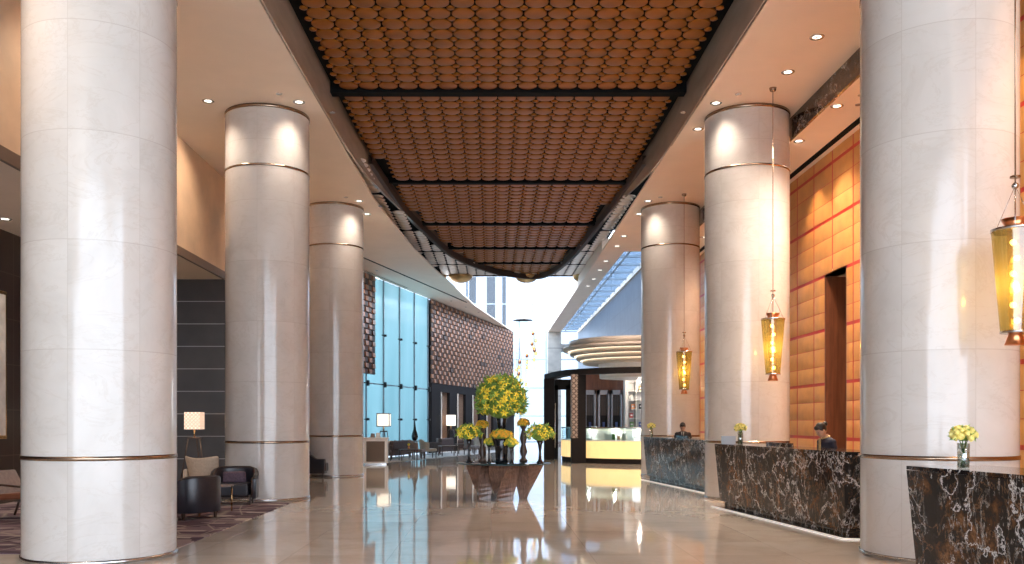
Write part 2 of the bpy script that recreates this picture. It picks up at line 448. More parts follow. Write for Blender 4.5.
def point(parent, loc, power, color, radius=.1, name='bulb'):
    l = bpy.data.lights.new(name, 'POINT'); l.energy = power; l.color = color; l.shadow_soft_size = radius
    o = bpy.data.objects.new(name, l); COL.objects.link(o); o.parent = parent; o.location = loc
    return o
WARM = (1, .74, .52); WARM2 = (1, .84, .70)
def inside(x, y, poly):
    c = False; n = len(poly)
    for i in range(n):
        x0, y0 = poly[i]; x1, y1 = poly[(i+1) % n]
        if (y0 > y) != (y1 > y) and x < (x1-x0)*(y-y0)/(y1-y0)+x0: c = not c
    return c
def smooth_line(pts, k=5):
    out = []
    for i in range(len(pts)-1):
        p0 = pts[max(i-1, 0)]; p1 = pts[i]; p2 = pts[i+1]; p3 = pts[min(i+2, len(pts)-1)]
        for j in range(k):
            t = j/k
            out.append(tuple(.5*((2*p1[a])+(-p0[a]+p2[a])*t+(2*p0[a]-5*p1[a]+4*p2[a]-p3[a])*t*t+(-p0[a]+3*p1[a]-3*p2[a]+p3[a])*t**3) for a in (0, 1)))
    out.append(tuple(pts[-1])); return out

# ------------------------------------------------------------------ camera
cam = bpy.data.cameras.new('camera'); co = bpy.data.objects.new('camera', cam); COL.objects.link(co)
co.location = (0, 0, 1.6); co.rotation_euler = (PI/2, 0, 0)
cam.sensor_width = 36; cam.lens = 900/1024*36; cam.shift_x = 21/1024; cam.shift_y = 140/1024
cam.clip_end = 400; scene.camera = co

# ------------------------------------------------------------------ world
w = bpy.data.worlds.new('world'); scene.world = w; w.use_nodes = True
wn = w.node_tree.nodes; wl = w.node_tree.links; bg = wn.get('Background') or wn.new('ShaderNodeBackground')
tc = wn.new('ShaderNodeTexCoord'); sx = wn.new('ShaderNodeSeparateXYZ'); rp = wn.new('ShaderNodeValToRGB')
wl.new(tc.outputs['Generated'], sx.inputs[0]); wl.new(sx.outputs[2], rp.inputs[0])
rp.color_ramp.elements[0].position = 0; rp.color_ramp.elements[0].color = (.80, .885, 1.0, 1)
rp.color_ramp.elements[1].position = .6; rp.color_ramp.elements[1].color = (.60, .76, 1.0, 1)
wl.new(rp.outputs[0], bg.inputs[0]); bg.inputs[1].default_value = 3.1

# ------------------------------------------------------------------ floor
struct('floor', MB().box(-10.2, -7, -.3, 16, 76, 0), 'floor')
tag(MB().box(-9.5, 10.9, 0, -3.96, 17.9, .012).build('carpet', 'carpet'),
    'purple and cream patterned carpet under the armchairs beside the left columns', 'carpet')

# ------------------------------------------------------------------ ceilings
LEFT = [(-3.5, -7), (-3.5, 14), (-3.42, 22), (-3.36, 26), (-3.07, 30.3), (-2.83, 33.5), (-2.33, 38), (-.88, 49.6), (1.52, 63.7)]
def wallX(Y): return -5.18 + (Y-39.6)*.2755
sl = MB()
outer = [(-7.05, -7), (-7.05, 14), (-7.05, 22), (-7.05, 26), (-7.05, 30.3), (-7.05, 33.5), (wallX(38), 38), (wallX(49.6), 49.6), (wallX(63.72)-.1, 63.75)]
for i in range(len(LEFT)-1):
    sl.prism([outer[i], LEFT[i], LEFT[i+1], outer[i+1]], 8.0, 8.06)
struct('ceiling', sl, 'soffit')
sr = MB()
sr.prism([(4.17, -7), (6.3, -7), (6.3, 33.8), (4.17, 33.8)], 8.0, 8.06)
sr.prism([(4.17, 33.8), (5.0, 33.8), (4.95, 64), (4.05, 64)], 8.0, 8.5)
struct('ceiling', sr, 'soffit_warm')
struct('ceiling', MB().prism([(6.36, -7), (7.9, -7), (7.9, 33.8), (6.36, 33.8)], 7.56, 8.2), 'soffit_warm')
struct('trim_1', MB().box(6.3, -7, 7.55, 6.36, 33.8, 8.3), 'dark_marble')
struct('trim_2', MB().box(7.2, -7, 7.545, 7.34, 33.8, 7.56), 'black')
# slot in the left ceiling
struct('trim_3', MB().strip([(-6.3, 30.2), (-5.05, 34.7), (-3.2, 41.3), (-1.3, 48.1)], 7.985, 8.0, .07), 'black')
struct('ceiling', MB().box(-9.9, -7, 5.36, -7.0, 23.9, 5.52), 'soffit')
struct('trim_4', MB().box(-7.03, -7, 5.34, -6.97, 35, 5.54), 'trim_brown')
# fascia of the recess: one polished ribbon that turns into the curved rail at the far end
RAIL = [(-3.36, 18), (-3.2, 23), (-3.02, 26.3), (-2.83, 29), (-2.42, 32.1), (-1.67, 36.6), (-.7, 39.4), (.55, 41.6), (2.1, 42.6), (2.75, 41.4), (3.12, 39.4), (3.46, 36.2), (3.72, 31.8), (3.95, 27), (4.06, 23), (4.1, 18)]
rail = smooth_line(RAIL, 6)
def ribbon(pts, zlow, zhigh, th):
    P = [Vector((p[0], p[1])) for p in pts]; n = len(P); A, B = [], []
    for i, p in enumerate(P):
        d = (P[min(i+1, n-1)]-P[max(i-1, 0)]).normalized(); q = Vector((-d.y, d.x))*th/2; A.append(p+q); B.append(p-q)
    vs = [(p.x, p.y, zlow(p.y)) for p in A]+[(p.x, p.y, zhigh) for p in A]+[(p.x, p.y, zlow(p.y)) for p in B]+[(p.x, p.y, zhigh) for p in B]
    fs = []
    for i in range(n-1):
        fs += [(i, n+i, n+i+1, i+1), (2*n+i, 2*n+i+1, 3*n+i+1, 3*n+i), (i, i+1, 2*n+i+1, 2*n+i), (n+i, 3*n+i, 3*n+i+1, n+i+1)]
    m = MB(); m.add(vs, fs); return m
def zl(y):
    f = min(1, max(0, (y-21)/9)); f = f*f*(3-2*f); return 8.0+.36*f
full = smooth_line([(-3.5, -7), (-3.5, 8), (-3.49, 14), (-3.42, 19), (-3.30, 23), (-3.10, 26.3)]+RAIL[3:-2]+[(4.14, 23), (4.17, 18), (4.17, 8), (4.17, -7)], 6)
struct('trim_5', ribbon(full, zl, 8.8, .05), 'fascia')
struct('trim_6', ribbon([p for p in rail if p[1] > 23.5], lambda y: 8.36+.03*max(0, (27-y)/4), 8.62, .12), 'rail')
inner = [(-3.28, 0)] + [(x, y) for x, y in rail] + [(4.06, 0)]
# dark slab over the whole recess
struct('ceiling', MB().box(-7.2, -7, 8.8, 8, 33.8, 8.95).box(-7.2, 33.8, 8.8, 4.6, 43.4, 8.95), 'black')
struct('trim_16', MB().strip([(-7.1, -7), (-7.1, 36)], 8.0, 8.9, .1).strip([(-5.9, 36), (-4.0, 43)], 8.0, 8.9, .1), 'black')
struct('trim_7', MB().strip([(-3.0, 43.4), (4.4, 43.4)], 8.62, 8.95, .1), 'trim_brown')
S = .4144
def disc(mb, x, y, z, r, seg, mi=0):
    prof = [(r, .022), (r*.998, .003), (r*.985, 0), (r*.93, -.004), (r*.5, -.012), (.0001, -.015)]
    mb.lathe(prof[::-1], seg, (x, y, z), mi)
bounds = [2.0, 19.1, 26.25, 31.8, 36.2, 39.6, 43.0]
names = ['copper disc ceiling panel nearest the viewer, before the first dark beam', 'copper disc ceiling panel between first and second dark beams',
         'copper disc ceiling panel between second and third dark beams', 'copper disc ceiling panel between third and fourth dark beams',
         'copper disc ceiling panel between fourth and last dark beams', 'copper disc ceiling panel in the curved tip by the hanging bowls']
outL = ['pale strip of ceiling discs left of the curved rail, nearest bay', 'pale strip of ceiling discs left of the curved rail, second bay',
        'pale strip of ceiling discs left of the curved rail, third bay', 'pale strip of ceiling discs left of the curved rail, far bay']
ledge = [(x, y) for x, y in LEFT]
def leftX(y):
    for (x0, y0), (x1, y1) in zip(LEFT, LEFT[1:]):
        if y0 <= y <= y1: return x0+(x1-x0)*(y-y0)/(y1-y0)
    return -3
x_start = -9*S + .35
for b in range(6):
    y0, y1 = bounds[b]+.14, bounds[b+1]-.14
    mi_, mo = MB(), MB()
    rows = max(1, int((y1-y0)/S))
    if b == 0: y0 = y1 - rows*S
    st = (y1-y0)/rows; seg = 16 if b < 2 else 10
    for i in range(rows):
        y = y0+st*(i+.5)
        if y < 8.5: continue
        for j in range(30):
            x = x_start - 5*S + j*S
            if inside(x-.2, y, inner) and inside(x+.2, y, inner):
                disc(mi_, x, y, 8.6, S*.475, seg)
            elif y > 22.5 and x-.2 > leftX(y)-.7 and x+.2 < 4.6 and not inside(x+(.1 if x < 1 else -.1), y, inner):
                disc(mo, x, y, 8.24+.36*max(0, min(1, (y-26)/17)), S*.485, seg)
            xs, ys = x+S/2, y+st/2
            if i < rows-1 and inside(xs-.05, ys, inner) and inside(xs+.05, ys, inner):
                disc(mi_, xs, ys, 8.598, S*.17, 8)
    if b == 0: bp = [( -3.3, 8.3), (4.08, 8.3)]
    pn = mi_.build('ceiling_panel', 'disc'); tag(pn, names[b], 'ceiling panel', 'copper disc panels of the central ceiling')
    if mo.v:
        pn = mo.build('ceiling_panel', 'disc_reflection_tone')
        tag(pn, names[b].replace('copper disc ceiling panel', 'copper discs with a reflection painted pale outside the curved rail,'), 'ceiling panel', 'copper disc panels outside the curved rail')
for k, Y in enumerate(bounds[1:-1]):
    xs = [x for x, y in rail if abs(y-Y) < 1.0]
    a, c = leftX(Y), 4.17
    if k < 2:
        a, c = a+.06, 4.12
    struct('trim_%d' % (8+k), MB().box(a, Y-.13 + .02*k, 8.55, c, Y+.13-.02*k, 8.8), 'black')

# bowls under the far end of the ceiling
for X, Y, r, lab in ((1.70, 43.7, .56, 'bronze bowl light under the tip of the curved ceiling rail, the middle one'),
                     (-1.45, 43.7, .58, 'bronze bowl light left of the curved rail tip'),
                     (4.5, 43.7, .60, 'bronze bowl light right of the curved rail tip, against the pale beam'),
                     (-2.62, 43.7, .50, 'bronze bowl light at far left, half behind the cream ceiling edge')):
    t = thing('bowl_light', lab, 'ceiling light', (X, 42.95, 8.60), 0, 'bronze bowls under the far ceiling edge')
    pr = [(.0001, -.36)]+[(r*math.sin(a*PI/16), -.36*math.cos(a*PI/16)) for a in range(1, 9)]+[(r*.96, .02)]
    MB().lathe(pr, 24).build('bowl', 'bowl', t); MB().lathe([(r*1.01, 0), (r*1.03, .03), (r*.95, .04)], 24).build('rim', 'dark_metal', t)
    MB().box(-r*1.2, -.03, .03, r*1.2, .03, .16).build('bracket', 'dark_metal', t)

# ------------------------------------------------------------------ walls
struct('wall_left', MB().box(-7.3, -7, 5.52, -7.0, 35.2, 8.0), 'plaster')
struct('wall_lounge_side', MB().box(-9.85, -7, 0, -9.55, 23.9, 5.36), 'dark_tile')
struct('wall_lounge_back', MB().box(-9.55, 23.7, 0, -4.9, 23.9, 5.36), 'dark_wall')
struct('wall_left_middle', MB().box(-7.2, 23.9, 0, -7.0, 35.2, 5.5), 'plaster')
# slanted far wall: local frame, x along the wall, y out of the wall into the room is -y
A0 = (wallX(35.2), 35.2); ANG = math.atan(1/.2755)
WL = Matrix.Translation((A0[0], A0[1], 0)) @ Matrix.Rotation(ANG, 4, 'Z')
def U(Y): return (Y-35.2)/math.cos(math.atan(.2755))
def wb(mb, u0, u1, d0, d1, z0, z1, mi=0):      # d>0: into the room
    mb.box(u0, -d1, z0, u1, -d0, z1, mi, WL); return mb
struct('wall_far_left_backing', wb(wb(MB(), U(46.6), U(63.9), -.5, -.12, 0, 8.0), U(34.9), U(36.9), -.5, -.35, 0, 8.0), 'charcoal')
def lattice(u0, u1, z0, z1, d, name):
    m = MB(); bw, bh = .40, .245
    nu = int(round((u1-u0)/bw)); nz = int(round((z1-z0)/bh)); bw = (u1-u0)/nu; bh = (z1-z0)/nz
    wb(m, u0, u1, d-.06, d-.02, z0, z1, 2)
    for i in range(nu):
        for j in range(nz):
            ua = u0+i*bw; za = z0+j*bh; k = (i+j) % 2
            f = .06 if k else .012; g = .03 if k else .012
            zc = za+bh/2; uc = ua+bw/2
            vs = [(ua+.01, -(d-.02), za+.01), (ua+bw-.01, -(d-.02), za+.01), (ua+bw-.01, -(d-.02), za+bh-.01), (ua+.01, -(d-.02), za+bh-.01),
                  (ua+.02, -(d+f), za+.03), (ua+bw-.02, -(d+g), za+.03), (ua+bw-.02, -(d+g*.6), za+bh-.03), (ua+.02, -(d+f*.6), za+bh-.03)]
            m.add(vs, [(4,5,6,7),(0,1,5,4),(1,2,6,5),(2,3,7,6),(3,0,4,7)], 0 if (k and R.random() < .97) else 1, False, WL)
    return struct(name, m, ['lat_a', 'lat_b', 'charcoal'])
lattice(U(46.7), U(63.72), 3.63, 7.98, .12, 'wall_far_left_lattice')
lattice(U(35.4), U(39.45), 3.67, 7.98, .16, 'wall_far_left_lattice_short')
# dark portals under the lattice
dp = MB(); wb(dp, U(46.7), U(63.8), -.1, .16, 3.2, 3.63)
e = U(46.9); Ys = [(46.7, 48.1), (49.6, 50.9), (52.5, 53.8), (55.4, 56.8), (58.4, 59.8), (61.5, 63.8)]
for a, c in Ys: wb(dp, U(a), U(c), -.1, .16, 0, 3.2)
struct('wall_far_left_portals', dp, 'charcoal')
pl = MB()
for (a, c), (a2, c2) in zip(Ys, Ys[1:]):
    wb(pl, U(c), U(c)+.10, -.05, .2, 0, 3.2, 0)
    wb(pl, U(c)+.10, U(a2), -.09, 0, 0, 3.2, 1)
struct('trim_14', pl, ['soffit', 'brown_screen'])
# teal glass wall
panes = [36.9, 38.8, 40.7, 42.62, 44.55, 46.5]
for i in range(5):
    g = wb(MB(), U(panes[i])+.03, U(panes[i+1])-.03, -.02, 0, .05, 7.98)
    o = struct('window_%d' % (i+1), g, 'frosted')
    f = wb(MB(), U(panes[i+1])-.03, U(panes[i+1])+.03, -.12, .05, 0, 8.0)
    f.build('window_mullion', 'mullion', o)
    fm = MB()
    for z in (1.72, 3.28, 5.50):
        wb(fm, U(panes[i+1])-.30, U(panes[i+1])+.05, .05, .09, z-.025, z+.025)
        wb(fm, U(panes[i+1])-.05, U(panes[i+1])+.05, .05, .16, z-(.12 if z == 3.28 else .05), z+(.12 if z == 3.28 else .05))
    fm.build('glass_clamp', 'dark_metal', o)
    wb(MB(), U(panes[i])+.03, U(panes[i+1])-.03, 0.0, .03, 3.26, 3.31).build('glazing_bar', 'mullion', o)

# gold panel wall on the right
XW = 7.47; gw = MB(); WY0, WY1 = 2.05, 34.0
pw, ph = 1.13, .4033; zbase = 1.24 - 3*ph - .0
dY0, dY1, dZ = 18.95, 20.2, 4.86
gw.box(XW+.02, WY0, 0, XW+.3, dY0, 7.6, 1); gw.box(XW+.02, dY1, 0, XW+.3, WY1, 7.6, 1); gw.box(XW+.02, dY0, dZ, XW+.3, dY1, 7.6, 1)
ncol = 28
for i in range(-14, 13):
    ya = 18.6 + i*pw + .025; yb = 18.6 + (i+1)*pw - .025
    for j in range(19):
        za = 1.24 + (j-3)*ph; zb = za + ph
        if j % 3 == 0: za += .03
        if j % 3 == 2: zb -= .03
        za += .006; zb -= .006
        if zb > 7.56: zb = 7.56
        if zb-za < .1: continue
        segs = [(ya, yb)]
        if za < dZ - .05 and ya < dY1 and yb > dY0:
            segs = [q for q in ((ya, min(yb, dY0)), (max(ya, dY1), yb)) if q[1]-q[0] > .06]
        for (a, c) in segs:
            q = []; nn = 4
            for v in range(nn+1):
                for u in range(nn+1):
                    fu, fv = u/nn, v/nn
                    hb = .020*(1-(2*fu-1)**4)*(1-(2*fv-1)**4)
                    q.append((XW+.015-hb, a+(c-a)*fu, za+(zb-za)*fv))
            fs = [(v*(nn+1)+u, (v+1)*(nn+1)+u, (v+1)*(nn+1)+u+1, v*(nn+1)+u+1) for v in range(nn) for u in range(nn)]
            gw.add(q, fs, 0, True)
struct('wall_right', gw, ['gold_pad', 'red'])
rv = MB()
rv.box(XW+.3, dY0-.4, 0, XW+.9, dY0, 5.1); rv.box(XW+.3, dY1, 0, XW+.9, dY1+.4, 5.1); rv.box(XW+.9, dY0-.4, 0, XW+1.0, dY1+.4, 5.1)
rv.box(XW+.02, dY0-.001, 0, XW+.3, dY0+.04, dZ); rv.box(XW+.02, dY1-.04, 0, XW+.3, dY1+.001, dZ)
struct('wall_right_recess', rv, 'wood_panel')
struct('ceiling', MB().box(XW+.02, dY0, dZ, XW+1.0, dY1, dZ+.1), 'soffit')
dl = thing('door_1', None, None, (XW+.8, (dY0+dY1)/2, 0)); tag(dl, kind='structure')
MB().box(-.02, -.55, 0, .03, .55, 4.2).build('door_leaf', 'wood_dark', dl); dl = dl.children[0]; MB().tube([(-.06, .4, .9), (-.06, .4, 1.5)], .015).build('handle', 'bronze', dl)
struct('wall_right_return', MB().box(XW, 34.0, 0, 9.5, 34.2, 9.5), 'plaster')
struct('wall_atrium_right', MB().box(7.0, 43.6, 0, 7.3, 72, 8.74), 'grey_stone')
struct('wall_atrium_right_near', MB().box(10.2, 34.2, 0, 10.5, 43.6, 8.74), 'grey_stone')
struct('wall_atrium_upper', MB().box(7.0, 34.2, 3.9, 7.3, 43.6, 8.74), 'grey_stone')
struct('trim_15', MB().box(6.9, 34.2, 8.70, 7.3, 72, 8.95), 'soffit')
# skylight
sk = MB().box(4.9, 34.2, 8.95, 7.0, 72, 8.98); so = struct('window_6', sk, 'window_tint')
bars = MB()
for i in range(18): bars.box(4.9, 35.4+2.1*i, 8.85, 7.0, 35.52+2.1*i, 8.95)
bars.box(5.9, 34.2, 8.88, 5.98, 72, 8.95)
bars.build('window_bar', 'mullion', so)

# far window wall
YF = 72.0
xs = [-9.0, -6.6, -4.2, -1.8, .55, 2.32, 4.42, 7.04, 9.7, 12.4, 15]
zs = [0, 2.04, 4.28, 6.56, 8.8, 11.0, 13.2, 15.4]
for i in range(len(xs)-1):
    o = struct('window_%d' % (7+i), MB().box(xs[i]+.04, YF, .05, xs[i+1]-.04, YF+.02, 15.4), 'window_glass')
    mb = MB()
    for z in zs: mb.box(xs[i]+.05, YF-.06, z, xs[i+1]-.05, YF+.06, z+.07)
    mb.box(xs[i+1]-.05, YF-.14, 0, xs[i+1]+.05, YF+.14, 15.4)
    mb.build('window_frame', 'mullion', o)
sp = MB()
for a, c, m_ in ((-2.0, -1.2, 0), (-.35, .35, 0), (.9, 1.2, 0)): sp.box(a, YF+.3, 0, c, YF+.6, 15.4, m_)
struct('wall_far_fins', sp, 'spandrel')
# stone pier at the far end of the right beam
t = thing('column', 'square pale stone pier at the far end of the peach ceiling beam', 'column', (4.5, 64.2, 0))
MB().box(-.47, -.4, 0, .47, .4, 8.0).build('shaft', 'stone_pier', t); MB().box(.47, -.1, 6.6, 1.9, .2, 7.15).build('beam', 'stone_pier', t)
MB().box(-.52, -.45, 0, .52, .45, .2).build('base', 'steel', t)

# ------------------------------------------------------------------ columns
RC = .862
def column(x, y, label, top):
    t = thing('column', label, 'column', (x, y, 0), 0, 'cream marble columns')
    zs_ = [0.07, 1.165] ; sg = 72
    MB().lathe([(RC, .0), (RC, 1.165)], sg).build('lower_shaft', 'column', t)
    MB().lathe([(RC, 1.215), (RC, 6.755)], sg).build('middle_shaft', 'column', t)
    MB().lathe([(RC, 6.80), (RC, 7.93)], sg).build('upper_shaft', 'column', t)
    MB().lathe([(RC+.006, .004), (RC+.014, .006), (RC+.014, .05), (RC, .052)], sg).build('base_ring', 'steel', t)
    MB().lathe([(RC-.02, 1.165), (RC+.008, 1.167), (RC+.008, 1.213), (RC-.02, 1.215)], sg).build('lower_ring', 'bronze', t)
    MB().lathe([(RC-.02, 6.755), (RC+.006, 6.757), (RC+.006, 6.798), (RC-.02, 6.80)], sg).build('upper_ring', 'bronze', t)
    MB().lathe([(RC-.02, 7.93), (RC+.008, 7.932), (RC+.008, 7.998), (RC-.02, 8.0)], sg).build('top_ring', 'bronze', t)
    return t
YC = (10.83, 18.9, 26.97)
for y, a in zip(YC, ('nearest and largest round marble column on the left', 'middle round marble column on the left, behind the black armchair', 'farthest round marble column on the left, beside the teal glass')):
    column(-4.69, y, a, 8)
for y, a in zip(YC, ('nearest and largest round marble column on the right, behind the rose vase', 'middle round marble column on the right, behind the sign holder', 'farthest round marble column on the right, behind the man at the desk')):
    column(5.37, y, a, 8)

# ------------------------------------------------------------------ downlights
def downlight(x, y, z, label, power=0, size=1.5, group='round downlights recessed in the ceiling', tilt=None):
    t = thing('downlight', label, 'ceiling light', (x, y, z), 0, group)
    MB().lathe([(.07, -.002), (.11, -.012), (.12, -.004), (.12, .0), (.07, 0)], 20).build('trim_ring', 'steel', t)
    MB().lathe([(.0001, -.001), (.07, -.003), (.07, .0)], 20).build('lens', 'down', t)
    if power:
        s_ = spot(t, (0, 0, -.03), power, WARM2, size, .9, .08)
    return t
def px(u, v, z): 
    Y = (z-1.6)*900/(422-v); return ((u-491)/900*Y, Y)
PW = 400
dl_specs = [
 (208, 101, 8, 'downlight just left of the top of the middle left column'), (299, 102, 8, 'downlight just right of the top of the middle left column'),
 (359, 201, 8, 'downlight at the top of the farthest left column, nearer of two'), (367, 214, 8, 'downlight past the farthest left column, farther of two'),
 (817, 37, 8, 'downlight nearest the viewer on the peach ceiling strip'), (788, 72, 8, 'second nearest downlight on the peach strip, above the long pendant rod'),
 (837, 106, 7.56, 'downlight beyond the dark marble beam, nearer of two'), (799, 141, 7.56, 'downlight beyond the dark marble beam, beside the middle right column'),
 (716, 103, 8, 'downlight touching the top left of the middle right column'), (698, 129, 8, 'downlight left of the middle right column, lower in the photo'),
 (648, 201, 8, 'downlight touching the top of the farthest right column'), (639, 214, 8, 'downlight left of the farthest right column'),
 (624, 236, 8, 'first downlight past the farthest right column'), (617, 246, 8, 'second downlight past the farthest right column'),
 (606, 261, 8, 'downlight of the far beam beside the skylight start'), (600, 270, 8, 'small downlight of the far beam, third from the pier end'),
 (594, 279, 8, 'small downlight of the far beam, second from the pier end'), (588, 286, 8, 'small downlight of the far beam, closest to the pier')]
for u, v, z, lab in dl_specs:
    x, y = px(u, v, z); near = v in (101, 102, 201, 103)
    downlight(x, y, z, lab, (PW*.28 if near else PW*1.1) if v < 250 else 0, 2.2)
# the same rows continue overhead towards the viewer
for k, (x, y, z) in enumerate([(-5.9, 9.0, 8), (6.9, 9.5, 7.56), (-5.9, 2, 8), (6.9, 3, 7.56), (6.9, 25.0, 7.56), (6.9, 29.0, 7.56)]):
    downlight(x, y, z, 'downlight of the rows overhead, hidden by nearer columns or above the frame', PW*.4, 2.2)
x, y = px(5, 219, 5.36); downlight(x, y, 5.36, 'downlight in the lower lounge ceiling at far left', 120, 1.7)
downlight(-8.3, 20.5, 5.36, 'downlight in the lower lounge ceiling near the dark back wall', 90, 1.7)
# column washers (small adjustable spots next to the column heads)
def washer(x, y, z, tx, ty, tz, p, lab, col=WARM2, size=.5):
    t = thing('spotlight', lab, 'ceiling light', (x, y, z), 0, 'small recessed column spots')
    MB().lathe([(.04, -.004), (.06, -.008), (.065, 0), (.04, 0)], 14).build('trim_ring', 'steel', t)
    s_ = spot(t, (0, 0, -.03), p, col, size, .8, .03)
    d = Vector((tx-x, ty-y, tz-z)); s_.rotation_euler = d.to_track_quat('-Z', 'Y').to_euler()
for (cx, nm) in ((-4.68, 'left'), (5.37, 'right')):
    for cy, nn in ((18.9, 'middle'), (26.97, 'farthest')):
        sx_ = 1 if cx < 0 else -1
        washer(cx+sx_*.55, cy-1.35, 8, cx+sx_*.35, cy-.80, 6.2, 20, 'small spotlight grazing the head of the %s %s column' % (nn, nm))
        washer(cx+sx_*1.4, cy-.3, 8, cx+sx_*.7, cy, 5.5, 14, 'small spotlight on the aisle side of the %s %s column' % (nn, nm))
for cy, nn in ((10.83, 'nearest'), (18.9, 'middle'), (26.97, 'farthest')):
    washer(6.9, cy-2.0, 7.56, 6.0, cy-.5, 3.0, 260, 'small spotlight between gold wall and %s right column' % nn, (1, .55, .33), .9)
# gold wall washers
for k in range(6):
    y = 8 + 4.2*k
    washer(6.75, y, 7.56, 7.47, y, 3.8, 140, '%s wall washer from the viewer along the gold padded wall' % ['nearest', 'second', 'third', 'fourth', 'fifth', 'farthest'][k], WARM, 1.5)
for k in range(4):  # added spots to brighten the golden beige wall, no known fixture
    washer(-5.4, 9+5.5*k, 7.99, -7.0, 9+5.5*k, 6.2, 150, 'added fill light %s over the golden beige wall' % ['first', 'second', 'third', 'fourth'][k], WARM, 1.9)
for k in range(7):
    Y = 47.5+2.5*k; x = wallX(Y)+.9
    washer(x, Y, 7.99, wallX(Y)+.05, Y+.3, 6.2, 26, 'small spotlight %s along the lattice wall' % ['first', 'second', 'third', 'fourth', 'fifth', 'sixth', 'seventh'][k], (1, .7, .5), 1.3)
washer(wallX(38)+.8, 38, 7.99, wallX(38)+.05, 38.2, 6.0, 25, 'small spotlight over the short lattice panel', (1, .7, .5), 1.2)

# ------------------------------------------------------------------ reception counters
def counter(dy, labels, yfront):
    A = (4.2, 16.9+dy); B = (4.85, 12.33+dy); C = (5.55, 12.15+dy); D = (5.0, 17.0+dy)
    t = thing('reception_counter', labels, 'counter', (A[0], A[1], 0), 0, 'dark marble reception counters')
    o = (A[0], A[1])
    P = [(p[0]-o[0], p[1]-o[1]) for p in (A, B, C, D)]
    low = [(.09, -.03), (P[1][0]+.03, P[1][1]+.10), (P[2][0], P[2][1]+.10), (P[3][0], P[3][1]-.05)]
    m = MB(); vs = [(x, y, .13) for x, y in low]+[(x, y, 1.15) for x, y in P]
    m.add(vs, [(3,2,1,0),(4,5,6,7)]+[(i, (i+1) % 4, 4+(i+1) % 4, 4+i) for i in range(4)][::-1] and [(3,2,1,0),(4,5,6,7),(0,1,5,4),(1,2,6,5),(2,3,7,6),(3,0,4,7)])
    m.build('body', 'dark_marble', t)
    MB().prism(P, 1.155, 1.19).build('counter_top', 'dark_marble', t)
    ins = [(.16, -.10), (P[1][0]+.10, P[1][1]+.18), (P[2][0]-.02, P[2][1]+.18), (P[3][0]-.05, P[3][1]-.1)]
    MB().prism(ins, 0.02, .125).build('plinth', 'dark_marble', t)
    big = [(-.06, .06), (P[1][0]-.09, P[1][1]-.12), (P[2][0]+.02, P[2][1]-.12), (P[2][0]+.02, P[2][1]-.06), (P[1][0]-.04, P[1][1]-.06), (-.01, .06)]
    MB().prism(big, 0, .02).build('light_strip', 'led', t)
    MB().prism([(.0, .05), (P[1][0]-.03, P[1][1]-.05), (P[2][0], P[2][1]-.05), (P[2][0], P[2][1]+.2), (P[3][0]-.05, P[3][1]-.05)], 0, .018).build('base_slab', 'steel', t)
    bl = [(P[1][0]+.20, P[1][1]+2.9), (P[1][0]+.27, P[1][1]+2.9), (P[3][0]+.02, P[3][1]-.8), (P[3][0]-.05, P[3][1]-.8)]
    MB().prism(bl, 1.19, 1.24).build('back_ledge', 'dark_marble', t)
    return t
counter(0, 'dark veined marble reception counter in front of the woman, the middle of three', 0)
counter(7.9, 'dark veined marble reception counter in front of the man, farthest of three', 0)
counter(-8.45, 'dark veined marble reception counter at the right frame edge, nearest of three', 0).location.x = 3.90

# ------------------------------------------------------------------ flowers
def blossom_mesh(r=.055):
    m = MB()
    for k in range(6):
        a = k*PI/3; c, s_ = math.cos(a), math.sin(a); q = (-s_, c)
        pts = [(0, 0, 0), (c*.45*r+q[0]*.22*r, s_*.45*r+q[1]*.22*r, .30*r), (c*r, s_*r, .12*r), (c*.45*r-q[0]*.22*r, s_*.45*r-q[1]*.22*r, .30*r), (c*.5*r, s_*.5*r, .18*r)]
        m.add(pts, [(0, 3, 4), (0, 4, 1), (1, 4, 2), (4, 3, 2)], 0, False)
    m.ball((0, 0, .2*r), .14*r, 6, 4, 1)
    return m
def rose_mesh(r=.04):
    m = MB()
    for i, (rr, n, z) in enumerate(((.35, 3, .55), (.62, 4, .4), (.95, 5, .2))):
        for k in range(n):
            a = 2*PI*k/n + i*.7; w_ = PI/n*1.25; ring = []
            for j in range(4):
                t = a-w_+2*w_*j/3
                ring.append((math.cos(t)*rr*r, math.sin(t)*rr*r, r*(z+.35)))
                ring.append((math.cos(t)*rr*r*.55, math.sin(t)*rr*r*.55, r*(z-.6)))
            m.add(ring, [(2*j, 2*j+1, 2*j+3, 2*j+2) for j in range(3)], 0, True)
    m.ball((0, 0, r*.45), r*.3, 6, 5)
    m.ball((0, 0, r*.05), r*.75, 8, 5)
    return m
def dir_rand(zmin):
    while True:
        v = Vector((R.gauss(0, 1), R.gauss(0, 1), R.gauss(0, 1))).normalized()
        if v.z > zmin: return v
